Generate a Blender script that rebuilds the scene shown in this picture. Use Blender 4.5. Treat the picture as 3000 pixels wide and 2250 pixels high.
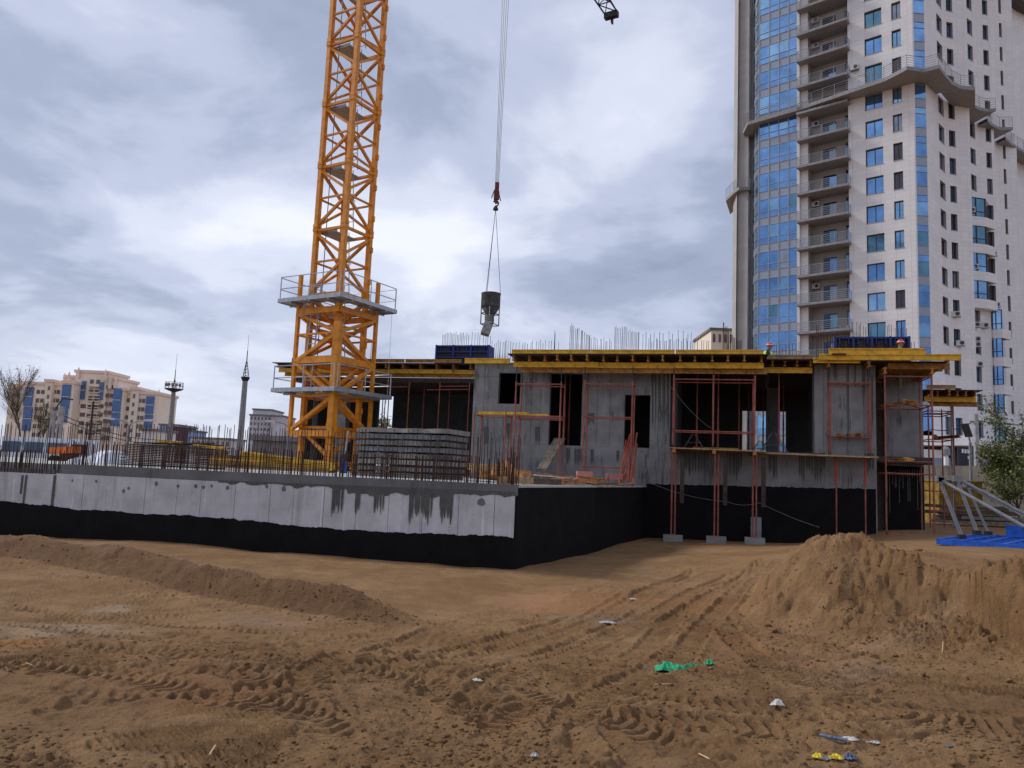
import bpy, bmesh, math, random
import numpy as np
from mathutils import Vector, Matrix, Quaternion
random.seed(7)
rng = np.random.default_rng(11)
S = bpy.context.scene
for o in list(bpy.data.objects): bpy.data.objects.remove(o)

# ------------------------------------------------------------------ camera
F_PX, ROLL, HZ = 2250.0, 0.042, 1383.0            # in pixels of the 3000 x 2250 photograph
TH = math.atan((HZ - 1125) / F_PX)
EYE = Vector((0, 0, 2.2))
fw = Vector((0, math.cos(TH), math.sin(TH)))
up0 = Vector((0, -math.sin(TH), math.cos(TH)))
r0 = Vector((1, 0, 0))
CR = math.cos(ROLL) * r0 + math.sin(ROLL) * up0
CU = -math.sin(ROLL) * r0 + math.cos(ROLL) * up0
cam = bpy.data.cameras.new('camera'); camo = bpy.data.objects.new('camera', cam)
S.collection.objects.link(camo); S.camera = camo
camo.matrix_world = Matrix(((CR.x, CU.x, -fw.x, 0), (CR.y, CU.y, -fw.y, 0), (CR.z, CU.z, -fw.z, EYE.z), (0, 0, 0, 1)))
cam.sensor_fit = 'HORIZONTAL'; cam.sensor_width = 36; cam.lens = 36 * F_PX / 3000
cam.clip_start = 0.1; cam.clip_end = 6000
S.render.resolution_x = 1024; S.render.resolution_y = 768

# ------------------------------------------------------------------ world: overcast sky with broken cloud
W = bpy.data.worlds.new('World'); S.world = W; W.use_nodes = True
nt = W.node_tree; nt.nodes.clear()
def wn(t, **k):
    n = nt.nodes.new(t)
    for a, b in k.items(): setattr(n, a, b)
    return n
SUN_EL, SUN_AZ = math.radians(40), math.radians(-66)   # azimuth from +Y towards +X
out = wn('ShaderNodeOutputWorld')
sky = wn('ShaderNodeTexSky', sky_type='NISHITA', sun_disc=False)
sky.sun_elevation = SUN_EL; sky.sun_rotation = SUN_AZ
bg1 = wn('ShaderNodeBackground'); bg1.inputs[1].default_value = 0.10
nt.links.new(sky.outputs[0], bg1.inputs[0])
tc = wn('ShaderNodeTexCoord'); sep = wn('ShaderNodeSeparateXYZ'); nt.links.new(tc.outputs['Generated'], sep.inputs[0])
def mth(op, a, b=None, c=None):
    n = wn('ShaderNodeMath', operation=op)
    for i, v in enumerate((a, b, c)):
        if v is None: continue
        if isinstance(v, (int, float)): n.inputs[i].default_value = v
        else: nt.links.new(v, n.inputs[i])
    return n.outputs[0]
zz = mth('ADD', mth('MAXIMUM', sep.outputs[2], 0.0), 0.22)
cmb = wn('ShaderNodeCombineXYZ')
nt.links.new(mth('DIVIDE', sep.outputs[0], zz), cmb.inputs[0]); nt.links.new(mth('DIVIDE', sep.outputs[1], zz), cmb.inputs[1])
mp = wn('ShaderNodeMapping'); nt.links.new(cmb.outputs[0], mp.inputs[0])
mp.inputs['Location'].default_value = (3.1, 0.35, 0.0)
def noise(scale, detail, rough, dist, off=0):
    n = wn('ShaderNodeTexNoise'); n.inputs['Scale'].default_value = scale; n.inputs['Detail'].default_value = detail
    n.inputs['Roughness'].default_value = rough; n.inputs['Distortion'].default_value = dist
    if off:
        m2 = wn('ShaderNodeMapping'); m2.inputs['Location'].default_value = (off, off * .7, off * .3); nt.links.new(mp.outputs[0], m2.inputs[0]); nt.links.new(m2.outputs[0], n.inputs['Vector'])
    else: nt.links.new(mp.outputs[0], n.inputs['Vector'])
    return n.outputs['Fac']
big = noise(0.75, 2.0, .5, 0.25); mid = noise(1.9, 5.0, .52, 0.35, 4.2); fine = noise(5.5, 5.0, .55, 0.2, 9.1)
dens = mth('ADD', mth('ADD', mth('MULTIPLY', big, 0.52), mth('MULTIPLY', mid, 0.38)), mth('MULTIPLY', fine, 0.10))
ramp = wn('ShaderNodeValToRGB'); nt.links.new(dens, ramp.inputs[0])
cr = ramp.color_ramp; cr.interpolation = 'EASE'
cr.elements[0].position = 0.37; cr.elements[0].color = (0.165, 0.192, 0.272, 1)
cr.elements[1].position = 0.63; cr.elements[1].color = (0.57, 0.59, 0.66, 1)
for p, c in ((0.445, (0.235, 0.267, 0.360, 1)), (0.50, (0.335, 0.366, 0.470, 1)), (0.56, (0.455, 0.482, 0.575, 1))):
    e = cr.elements.new(p); e.color = c
bg2 = wn('ShaderNodeBackground'); bg2.inputs[1].default_value = 1.0
hzf = wn('ShaderNodeMapRange'); hzf.inputs['From Min'].default_value = 0.0; hzf.inputs['From Max'].default_value = 0.20; hzf.inputs['To Min'].default_value = 0.62; hzf.inputs['To Max'].default_value = 0.0
nt.links.new(sep.outputs[2], hzf.inputs['Value'])
hmix = wn('ShaderNodeMix', data_type='RGBA'); nt.links.new(hzf.outputs[0], hmix.inputs[0]); nt.links.new(ramp.outputs[0], hmix.inputs[6]); hmix.inputs[7].default_value = (0.42, 0.45, 0.54, 1)
nt.links.new(hmix.outputs[2], bg2.inputs[0])
mixw = wn('ShaderNodeMixShader'); mixw.inputs[0].default_value = 0.93
nt.links.new(bg1.outputs[0], mixw.inputs[1]); nt.links.new(bg2.outputs[0], mixw.inputs[2]); nt.links.new(mixw.outputs[0], out.inputs[0])

sl = bpy.data.lights.new('sun', 'SUN'); sl.energy = 1.5; sl.angle = math.radians(11); sl.color = (1, .96, .9)
so = bpy.data.objects.new('sun', sl); S.collection.objects.link(so)
sd = Vector((math.sin(SUN_AZ) * math.cos(SUN_EL), math.cos(SUN_AZ) * math.cos(SUN_EL), math.sin(SUN_EL)))
so.rotation_euler = sd.to_track_quat('Z', 'Y').to_euler(); so.location = (0, 0, 60)
vs = S.view_settings; vs.view_transform = 'Standard'; vs.look = 'None'; vs.exposure = 0.72; vs.gamma = 1.0; vs.use_curve_mapping = False

# ------------------------------------------------------------------ pixel helpers (a pixel gives a direction; depth always comes from a plane)
def ray(px, py): px = float(px); py = float(py); return (px - 1500) * CR - (py - 1125) * CU + F_PX * fw
def at(px, py, Y): d = ray(px, py); return EYE + d * (Y / d.y)
def atz(px, py, z): d = ray(px, py); return EYE + d * ((z - EYE.z) / d.z)
def hitp(px, py, P, n):                 # vertical plane through P with plan normal n
    d = ray(px, py); return EYE + d * ((P - EYE).dot(n) / d.dot(n))
def V(*a): return Vector(a)

# ------------------------------------------------------------------ materials
MATS = {}
def mat(name, col, rough=0.7, metal=0.0, var=0.0, scale=4.0, bump=0.0, bscale=40.0, col2=None, spec=0.4, coord='Object', stretch=(1, 1, 1), lo=.35, hi=.65):
    m = bpy.data.materials.new(name); m.use_nodes = True; t = m.node_tree; b = t.nodes['Principled BSDF']
    b.inputs['Roughness'].default_value = rough; b.inputs['Metallic'].default_value = metal; b.inputs['Specular IOR Level'].default_value = spec
    b.inputs['Base Color'].default_value = (*col, 1)
    if var or col2 or bump:
        c = t.nodes.new('ShaderNodeTexCoord'); mpn = t.nodes.new('ShaderNodeMapping'); mpn.inputs['Scale'].default_value = stretch
        if coord == 'World':
            g = t.nodes.new('ShaderNodeNewGeometry'); t.links.new(g.outputs['Position'], mpn.inputs[0])
        else: t.links.new(c.outputs[coord], mpn.inputs[0])
    if var or col2:
        n = t.nodes.new('ShaderNodeTexNoise'); n.inputs['Scale'].default_value = scale; n.inputs['Detail'].default_value = 6; n.inputs['Roughness'].default_value = .62
        t.links.new(mpn.outputs[0], n.inputs[0]); r = t.nodes.new('ShaderNodeValToRGB'); t.links.new(n.outputs['Fac'], r.inputs[0])
        c2 = col2 if col2 else tuple(x * (1 - var) for x in col); c1 = col if col2 else tuple(min(1, x * (1 + var * .5)) for x in col)
        r.color_ramp.elements[0].position = lo; r.color_ramp.elements[1].position = hi
        r.color_ramp.elements[0].color = (*c2, 1); r.color_ramp.elements[1].color = (*c1, 1); t.links.new(r.outputs[0], b.inputs['Base Color'])
    if bump:
        n2 = t.nodes.new('ShaderNodeTexNoise'); n2.inputs['Scale'].default_value = bscale; n2.inputs['Detail'].default_value = 5
        t.links.new(mpn.outputs[0], n2.inputs[0]); bp = t.nodes.new('ShaderNodeBump'); bp.inputs['Strength'].default_value = bump; bp.inputs['Distance'].default_value = .02
        t.links.new(n2.outputs['Fac'], bp.inputs['Height']); t.links.new(bp.outputs[0], b.inputs['Normal'])
    MATS[name] = m; return m

class NG:      # tiny node-graph helper for the hand-made materials
    def __init__(s, name, rough=.85, spec=.3):
        s.m = bpy.data.materials.new(name); s.m.use_nodes = True; s.t = s.m.node_tree; s.b = s.t.nodes['Principled BSDF']
        s.b.inputs['Roughness'].default_value = rough; s.b.inputs['Specular IOR Level'].default_value = spec; MATS[name] = s.m
        s.pos = s.t.nodes.new('ShaderNodeNewGeometry').outputs['Position']
    def lk(s, a, i):
        if isinstance(a, (int, float)): i.default_value = a
        elif isinstance(a, tuple): i.default_value = (*a, 1) if len(a) == 3 else a
        else: s.t.links.new(a, i)
    def map(s, v, scale=(1, 1, 1), loc=(0, 0, 0), rot=(0, 0, 0)):
        n = s.t.nodes.new('ShaderNodeMapping'); n.inputs['Scale'].default_value = scale; n.inputs['Location'].default_value = loc; n.inputs['Rotation'].default_value = rot; s.lk(v, n.inputs[0]); return n.outputs[0]
    def noise(s, v, sc, det=6, ro=.6, dist=0):
        n = s.t.nodes.new('ShaderNodeTexNoise'); n.inputs['Scale'].default_value = sc; n.inputs['Detail'].default_value = det; n.inputs['Roughness'].default_value = ro; n.inputs['Distortion'].default_value = dist; s.lk(v, n.inputs['Vector']); return n.outputs['Fac']
    def ramp(s, f, *st):
        n = s.t.nodes.new('ShaderNodeValToRGB'); s.lk(f, n.inputs[0]); e = n.color_ramp.elements
        for i, (p, c) in enumerate(st):
            k = e[i] if i < 2 else e.new(p)
            k.position = p; k.color = (*c, 1) if isinstance(c, tuple) else (c, c, c, 1)
        return n.outputs[0]
    def mix(s, f, a, b, mode='MIX'):
        n = s.t.nodes.new('ShaderNodeMix'); n.data_type = 'RGBA'; n.blend_type = mode; s.lk(f, n.inputs[0]); s.lk(a, n.inputs[6]); s.lk(b, n.inputs[7]); return n.outputs[2]
    def m2(s, op, a, b=0.0):
        n = s.t.nodes.new('ShaderNodeMath'); n.operation = op; s.lk(a, n.inputs[0]); s.lk(b, n.inputs[1]); return n.outputs[0]
    def xyz(s, v):
        n = s.t.nodes.new('ShaderNodeSeparateXYZ'); s.lk(v, n.inputs[0]); return n.outputs
    def bump(s, h, st=.5, d=.02):
        n = s.t.nodes.new('ShaderNodeBump'); n.inputs['Strength'].default_value = st; n.inputs['Distance'].default_value = d; s.lk(h, n.inputs['Height']); s.t.links.new(n.outputs[0], s.b.inputs['Normal'])
    def col(s, c): s.lk(c, s.b.inputs['Base Color'])

# sand: brown, damp darker clods, rusty and pale patches
g = NG('sand', .92, .15)
p = g.pos
base = g.ramp(g.noise(p, .55, 5, .6), (.35, (.275, .152, .064)), (.65, (.40, .240, .115)))
base = g.mix(g.ramp(g.noise(p, 3.2, 6, .65), (.40, 0.0), (.62, .55)), base, (.205, .112, .055))
base = g.mix(g.ramp(g.noise(g.map(p, loc=(7, 3, 0)), .33, 4, .55), (.60, 0.0), (.74, .75)), base, (.38, .165, .070))
base = g.mix(g.ramp(g.noise(g.map(p, loc=(31, 13, 0)), .42, 4, .55), (.60, 0.0), (.76, .5)), base, (.40, .275, .20))
base = g.mix(g.ramp(g.noise(p, 60, 3, .7), (.42, 0.0), (.70, .35)), base, (.12, .066, .036))
base = g.mix(g.ramp(g.noise(p, 14, 5, .7), (.55, 0.0), (.75, .30)), base, (.40, .27, .16))
def ray(px, py): px = float(px); py = float(py); return (px - 1500) * CR - (py - 1125) * CU + F_PX * fw
def patch(base, px, py, r, c, st):
    d = ray(px, py); q = EYE + d * ((.15 - EYE.z) / d.z); n = g.t.nodes.new('ShaderNodeVectorMath'); n.operation = 'DISTANCE'; g.lk(p, n.inputs[0]); n.inputs[1].default_value = (q.x, q.y, .15)
    f = g.m2('ADD', g.m2('DIVIDE', n.outputs['Value'], r), g.m2('MULTIPLY', g.m2('SUBTRACT', g.noise(p, 2.2, 5, .65), .5), 1.8))
    return g.mix(g.ramp(f, (.55, st), (1.05, 0.0)), base, c)
for px, py, r, c, st in ((1690, 1735, 1.3, (.44, .205, .085), .42), (1540, 1725, .8, (.42, .22, .12), .4), (2060, 1765, 1.2, (.42, .205, .09), .4), (2000, 1720, 1.2, (.40, .21, .10), .3), (10, 1915, .55, (.48, .22, .06), .5), (60, 1815, 1.2, (.47, .34, .23), .36), (260, 1830, .9, (.45, .32, .21), .34), (330, 1728, .6, (.50, .38, .27), .4), (1480, 2225, .35, (.40, .19, .09), .6), (560, 2225, .4, (.40, .21, .08), .5)): base = patch(base, px, py, r, c, st)
dark_at = g.t.nodes.new('ShaderNodeAttribute'); dark_at.attribute_name = 'dark_soil'        # darker soil tone: camera side of the berm, plus noise patches
base = g.mix(g.m2('MULTIPLY', dark_at.outputs['Fac'], g.ramp(g.noise(p, 5, 5, .65), (.30, .45), (.65, .95))), base, (.150, .080, .040))
g.col(base)
g.bump(g.m2('ADD', g.m2('ADD', g.noise(p, 24, 7, .72), g.m2('MULTIPLY', g.noise(p, 9, 5, .65), .8)), g.m2('MULTIPLY', g.noise(p, 110, 3, .7), .35)), 1.0, .045)

def concrete(name, c1, c2, stain, streak=.5, tone=1.0, panel=None):
    g = NG(name, .88, .2); p = g.pos
    a = g.ramp(g.noise(p, 1.3, 7, .62), (.32, c2), (.68, c1))
    a = g.mix(g.ramp(g.noise(p, 9, 6, .65), (.45, 0.0), (.75, .35)), a, tuple(x * .72 for x in c1))
    st = g.m2('ADD', g.m2('MULTIPLY', g.noise(g.map(p, (3.6, 3.6, .30)), 1.6, 6, .72, .5), .62), g.m2('MULTIPLY', g.noise(p, .9, 4, .6), .38))
    a = g.mix(g.ramp(st, (.53, 0.0), (.62, streak)), a, stain)
    st2 = g.noise(g.map(p, (14, 14, .35), (3, 8, 1)), 1.2, 4, .6)
    a = g.mix(g.ramp(st2, (.62, 0.0), (.70, .55)), a, tuple(min(1, x * 1.35) for x in c1))
    pits = g.noise(p, 75, 2, .5)
    a = g.mix(g.ramp(pits, (.66, 0.0), (.72, .6)), a, tuple(x * .4 for x in c1))
    g.col(a); g.bump(g.noise(p, 22, 6, .7), .35, .02); return g
concrete('concrete_wall', (.60, .60, .625), (.40, .40, .415), (.13, .125, .115), .35)
concrete('concrete_facade', (.29, .29, .29), (.175, .175, .172), (.05, .05, .047), .7)
concrete('concrete_wet', (.17, .175, .18), (.12, .122, .125), (.07, .07, .07), .5)
concrete('concrete_shaded', (.075, .075, .077), (.05, .05, .052), (.03, .03, .03), .4)  # concrete for the rooms, with the interior shade put into its colour
concrete('concrete_block', (.30, .30, .29), (.20, .20, .195), (.10, .10, .09), .4)
concrete('concrete_old', (.30, .28, .255), (.16, .15, .135), (.06, .055, .05), .6)
concrete('concrete_dirty', (.22, .20, .18), (.07, .066, .06), (.03, .028, .025), .8)
concrete('concrete_fence', (.27, .25, .215), (.17, .155, .13), (.05, .045, .04), .7)
concrete('slab_white', (.5, .5, .48), (.36, .36, .35), (.2, .2, .2), .3)
g = NG('bitumen', .8, .12); p = g.pos
a = g.ramp(g.noise(p, 2.2, 6, .65), (.3, (.0045, .0045, .005)), (.7, (.010, .010, .011)))
a = g.mix(g.ramp(g.noise(g.map(p, (1, 1, .8)), 1.7, 8, .72), (.66, 0.0), (.78, .6)), a, (.045, .042, .04))
g.col(a); g.bump(g.noise(p, 12, 6, .7), .35, .02)
g = NG('wet_stain', .6, .3); p = g.pos
g.col(g.ramp(g.noise(p, 5, 6, .65), (.3, (.062, .062, .060)), (.7, (.105, .104, .098))))
mat('crane_orange', (.70, .255, .014), .5, 0, .30, 3.2, .1, 30, spec=.4)
mat('galvanised', (.40, .42, .45), .45, .55, .25, 6)
mat('cable', (.12, .12, .13), .5, .5)
mat('rebar_rust', (.075, .034, .022), .85, .1, .4, 9)
mat('rebar_dark', (.055, .045, .045), .8, .2, .3, 9)
mat('scaffold_red', (.34, .105, .075), .7, .1, .5, 7, .2, 40)
mat('prop_orange', (.42, .07, .03), .65, .05, .4, 6)
mat('beam_yellow', (.70, .40, .03), .6, 0, .35, 5, .12, 30, stretch=(1, 1, 1))
mat('beam_worn', (.40, .19, .045), .75, 0, .55, 5, .2, 30)
mat('plywood_dark', (.055, .035, .024), .8, 0, .5, 4, .2, 20)
mat('plywood_edge', (.33, .20, .10), .8, 0, .45, 6, .2, 20)
mat('plank', (.42, .27, .13), .85, 0, .45, 6, .3, 25, stretch=(1, 1, 3))
mat('plank_orange', (.52, .22, .085), .85, 0, .4, 6, .2, 25)
mat('plank_grey', (.20, .165, .135), .9, 0, .5, 6, .3, 25)
mat('board_brown', (.105, .072, .045), .85, 0, .6, 7, .3, 25)
mat('blue_steel', (.012, .035, .20), .5, .1, .4, 5)
mat('blue_panel', (.012, .10, .52), .5, .05, .35, 5)
mat('panel_face', (.045, .038, .036), .8, 0, .4, 4)
mat('bucket_steel', (.10, .10, .10), .8, .2, .55, 5, .3, 20)
mat('bucket_cement', (.30, .29, .27), .9, 0, .5, 6, .4, 20)
mat('hook_red', (.16, .03, .02), .6, .1, .4, 6)
mat('white_paint', (.72, .73, .76), .5, 0, .12, 2)
mat('white_tarp', (.75, .77, .84), .6, 0, .12, 3, .3, 4)
mat('orange_paint', (.75, .16, .02), .5, 0, .2, 3)
mat('dark_metal', (.03, .03, .035), .6, .2, .3, 5)
mat('asphalt_roof', (.10, .10, .11), .9, 0, .3, 3)
mat('steel_grey', (.24, .25, .27), .55, .3, .3, 4)
mat('pole_concrete', (.36, .36, .37), .9, 0, .3, 3)
mat('frame_dark', (.05, .055, .065), .5, .1)
mat('frame_grey', (.30, .33, .38), .5, .2)
mat('frame_white', (.62, .62, .64), .5)
mat('balcony_grey', (.27, .27, .285), .8, 0, .2, 3)
mat('spandrel', (.30, .345, .43), .35, .1, .15, .4)
mat('ac_white', (.62, .62, .62), .6, 0, .15, 3)
mat('ac_dark', (.06, .06, .065), .6)
def glass(name, col, metal=.75, rough=.06, var=.35):
    g = NG(name, rough, .6); g.b.inputs['Metallic'].default_value = metal
    p = g.pos
    g.col(g.ramp(g.noise(p, .55, 4, .6), (.35, tuple(x * (1 - var) for x in col)), (.65, col)))
    g.bump(g.noise(p, .9, 2, .5), .12, .05)
glass('glass_blue', (.16, .33, .62)); glass('glass_sky', (.24, .44, .68)); glass('glass_teal', (.12, .26, .36)); glass('glass_dark', (.035, .055, .10), .5)
glass('glass_curtain', (.30, .36, .46), .35, .15); glass('glass_smoke', (.07, .065, .085), .3, .1)
def stone(name, c1, c2, tile=.9, mortar=(.40, .39, .37), dirs=True):
    g = NG(name, .8, .25); p = g.pos; q = g.xyz(p)
    # world position: joints run on z and on horizontal run (x+y mixed), tiles vary a little in tone
    def saw(v, per):
        n = g.m2('FRACT', g.m2('DIVIDE', v, per)); return n
    hz = saw(q[2], tile * .62)
    hx = saw(g.m2('ADD', g.m2('MULTIPLY', q[0], 1.0), g.m2('MULTIPLY', q[1], .22)), tile)
    jz = g.ramp(hz, (.0, 1.0), (.05, 0.0)); jx = g.ramp(hx, (.0, 1.0), (.035, 0.0))
    a = g.ramp(g.noise(p, .35, 5, .6), (.35, c2), (.65, c1))
    cell = g.t.nodes.new('ShaderNodeTexWhiteNoise'); cmbn = g.t.nodes.new('ShaderNodeCombineXYZ')
    g.lk(g.m2('FLOOR', g.m2('DIVIDE', q[2], tile * .62)), cmbn.inputs[2]); g.lk(g.m2('FLOOR', g.m2('DIVIDE', g.m2('ADD', q[0], g.m2('MULTIPLY', q[1], .22)), tile)), cmbn.inputs[0])
    g.lk(cmbn.outputs[0], cell.inputs['Vector'])
    a = g.mix(g.m2('MULTIPLY', cell.outputs['Value'], .5), a, tuple(x * .9 for x in c2))
    j = g.m2('MAXIMUM', jz, jx)
    a = g.mix(g.m2('MULTIPLY', j, .8), a, mortar)
    g.col(a); g.bump(g.m2('SUBTRACT', 1.0, j), .3, .02)
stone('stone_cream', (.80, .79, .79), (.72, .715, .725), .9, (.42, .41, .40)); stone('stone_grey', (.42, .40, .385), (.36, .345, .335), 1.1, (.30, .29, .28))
mat('tan_wall', (.84, .73, .62), .85, 0, .12, .08, coord='World'); mat('tan_trim', (.76, .60, .51), .85); mat('tan_pale', (.80, .72, .61), .85, 0, .1, .1)
mat('far_glass', (.08, .17, .36), .3, .2, .3, .3); mat('far_window', (.17, .13, .13), .5, 0, .4, .5, coord='World'); mat('grey_block', (.52, .52, .57), .9, 0, .25, .15, coord='World')
mat('blue_block', (.28, .42, .68), .85, 0, .2, .1); mat('maroon_block', (.10, .05, .07), .85); mat('roof_grey', (.20, .195, .20), .9, 0, .3, .3)
mat('bark', (.10, .075, .055), .95, 0, .4, 8, .5, 20); mat('leaf_pale', (.30, .28, .13), .8, 0, .5, .8, coord='World'); mat('leaf_green', (.15, .18, .045), .8, 0, .5, 2.0, coord='World')
mat('hi_vis', (.62, .85, .06), .7, 0, .2, 8); mat('jacket_dark', (.05, .055, .075), .85, 0, .3, 6); mat('jacket_olive', (.22, .23, .15), .85, 0, .3, 6)
mat('helmet_red', (.70, .075, .04), .4, 0, .1, 6); mat('skin', (.38, .20, .14), .6); mat('stripe_white', (.8, .8, .78), .6)
mat('net_green', (.012, .33, .15), .7, 0, .45, 14, .4, 60); mat('litter_white', (.62, .60, .56), .6, 0, .25, 12, .3, 40); mat('litter_yellow', (.72, .55, .02), .5, 0, .4, 20); mat('litter_blue', (.10, .14, .24), .5, 0, .4, 20)
mat('litter_grey', (.38, .40, .40), .5, 0, .3, 20, .3, 40); mat('straw', (.55, .42, .22), .8); mat('clod', (.115, .062, .034), .95, 0, .4, 6, .6, 25); mat('earth_pale', (.42, .31, .23), .95, 0, .3, 6, .6, 25)
mat('pvc_foil', (.30, .30, .31), .3); mat('car_white', (.66, .68, .72), .35, 0, .06, 2); mat('car_glass', (.06, .09, .13), .1, .3); mat('tyre', (.02, .02, .02), .9); mat('yellow_dark', (.30, .19, .02), .8, 0, .5, 3)
mat('sign_dark', (.015, .02, .035), .5); mat('pink_foam', (.50, .20, .17), .8); mat('cladding_blue', (.22, .30, .38), .6)

# ------------------------------------------------------------------ object helpers
COL = S.collection.objects
WL = {}                                   # world location of each empty / part
def tag(o, label=None, cat=None, group=None, kind=None):
    if label: o['label'] = label
    if cat: o['category'] = cat
    if group: o['group'] = group
    if kind: o['kind'] = kind
    return o
def thing(name, loc, label, cat, group=None):
    o = bpy.data.objects.new(name, None); COL.link(o); o.location = loc; o.empty_display_size = .2
    WL[o.name] = Vector(loc); return tag(o, label, cat, group)
class MB:
    def __init__(s): s.v = []; s.f = []
    def quad(s, *ps):
        i = len(s.v); s.v += [tuple(q) for q in ps]; s.f.append(tuple(range(i, i + len(ps)))); return s
    def box(s, c, sz, ax=None):           # centre, full sizes, optional 3 axes
        c = Vector(c); X, Y, Z = ax if ax else (V(1, 0, 0), V(0, 1, 0), V(0, 0, 1)); i = len(s.v)
        for dx in (-.5, .5):
            for dy in (-.5, .5):
                for dz in (-.5, .5): s.v.append(tuple(c + X * (dx * sz[0]) + Y * (dy * sz[1]) + Z * (dz * sz[2])))
        for f in ((0, 1, 3, 2), (4, 6, 7, 5), (0, 4, 5, 1), (2, 3, 7, 6), (0, 2, 6, 4), (1, 5, 7, 3)): s.f.append(tuple(i + k for k in f))
        return s
    def bar(s, p, q, w, h=None, up=None):   # square bar from p to q
        p, q = Vector(p), Vector(q); h = h or w; d = q - p; L = d.length
        if L < 1e-6: return s
        d = d / L; up = up or (V(0, 0, 1) if abs(d.z) < .95 else V(0, 1, 0)); x = d.cross(up).normalized(); z = x.cross(d)
        return s.box((p + q) / 2, (w, L, h), (x, d, z))
    def tube(s, p, q, r, n=6, r2=None, cap=True):
        p, q = Vector(p), Vector(q); d = (q - p)
        if d.length < 1e-6: return s
        d.normalize(); up = V(0, 0, 1) if abs(d.z) < .95 else V(0, 1, 0); x = d.cross(up).normalized(); y = d.cross(x); i = len(s.v); r2 = r if r2 is None else r2
        for P, rr in ((p, r), (q, r2)):
            for k in range(n):
                a = 2 * math.pi * k / n; s.v.append(tuple(P + (x * math.cos(a) + y * math.sin(a)) * rr))
        for k in range(n): s.f.append((i + k, i + (k + 1) % n, i + n + (k + 1) % n, i + n + k))
        if cap: s.f.append(tuple(i + k for k in range(n))[::-1]); s.f.append(tuple(i + n + k for k in range(n)))
        return s
    def path(s, pts, r, n=6):
        for a, b in zip(pts, pts[1:]): s.tube(a, b, r, n)
        return s
    def lathe(s, c, prof, n=16):           # prof: (radius, z)
        c = Vector(c); i = len(s.v); m = len(prof)
        for rr, z in prof:
            for k in range(n):
                a = 2 * math.pi * k / n; s.v.append((c.x + rr * math.cos(a), c.y + rr * math.sin(a), c.z + z))
        for j in range(m - 1):
            for k in range(n): s.f.append((i + j * n + k, i + j * n + (k + 1) % n, i + (j + 1) * n + (k + 1) % n, i + (j + 1) * n + k))
        s.f.append(tuple(i + k for k in range(n))[::-1]); s.f.append(tuple(i + (m - 1) * n + k for k in range(n))); return s
    def prism(s, pts, z0, z1):
        i = len(s.v); n = len(pts)
        ar = sum(pts[k][0] * pts[(k + 1) % n][1] - pts[(k + 1) % n][0] * pts[k][1] for k in range(n))
        if ar < 0: pts = pts[::-1]
        for z in (z0, z1):
            for q in pts: s.v.append((q[0], q[1], z))
        for k in range(n): s.f.append((i + k, i + (k + 1) % n, i + n + (k + 1) % n, i + n + k))
        s.f.append(tuple(i + k for k in range(n))[::-1]); s.f.append(tuple(i + n + k for k in range(n))); return s
    def mesh(s, name, m, smooth=False, off=None):
        me = bpy.data.meshes.new(name); v = s.v
        if off is not None: v = [(a - off[0], b - off[1], c - off[2]) for a, b, c in v]
        me.from_pydata(v, [], s.f); me.materials.append(MATS[m]); me.update()
        if smooth: me.shade_smooth()
        return me
    def build(s, name, m, parent=None, smooth=False, org=None):
        if org is None:
            a = np.array(s.v); org = Vector(((a[:, 0].min() + a[:, 0].max()) / 2, (a[:, 1].min() + a[:, 1].max()) / 2, a[:, 2].min()))
        o = bpy.data.objects.new(name, s.mesh(name, m, smooth, org)); COL.link(o); o.location = org
        if parent: o.parent = parent; o.location = Vector(org) - WL[parent.name]
        WL[o.name] = Vector(org); return o
def inst(name, me, loc, parent=None, rot=None, scale=None):
    o = bpy.data.objects.new(name, me); COL.link(o); loc = Vector(loc)
    o.location = loc - WL[parent.name] if parent else loc
    if parent: o.parent = parent
    if rot is not None: o.rotation_euler = rot
    if scale is not None: o.scale = scale
    WL[o.name] = loc; return o
def along(me, name, p, q, parent, roll=0.0):    # instance of a unit mesh (length 1 along +Z) stretched from p to q
    p, q = Vector(p), Vector(q); d = q - p
    o = inst(name, me, p, parent); o.rotation_mode = 'QUATERNION'; o.rotation_quaternion = d.to_track_quat('Z', 'Y') @ Quaternion((0, 0, 1), roll); o.scale = (1, 1, d.length); return o
def unit_tube(name, r, m, n=6): return MB().tube((0, 0, 0), (0, 0, 1), r, n).mesh(name, m)
def ibeam(p, q, h=.2, w=.09, mb=None):          # timber H20 formwork beam from p to q (horizontal), p/q on its axis
    mb = mb or MB(); p, q = Vector(p), Vector(q); d = (q - p).normalized(); up = V(0, 0, 1)
    for s_ in (-1, 1): mb.bar(p + up * (s_ * (h / 2 - .02)), q + up * (s_ * (h / 2 - .02)), w, .04)
    mb.bar(p, q, .032, h - .08); return mb
def bezier_sag(a, b, sag, n=10):
    a, b = Vector(a), Vector(b); return [a.lerp(b, k / n) - V(0, 0, sag * 4 * (k / n) * (1 - k / n)) for k in range(n + 1)]

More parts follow.
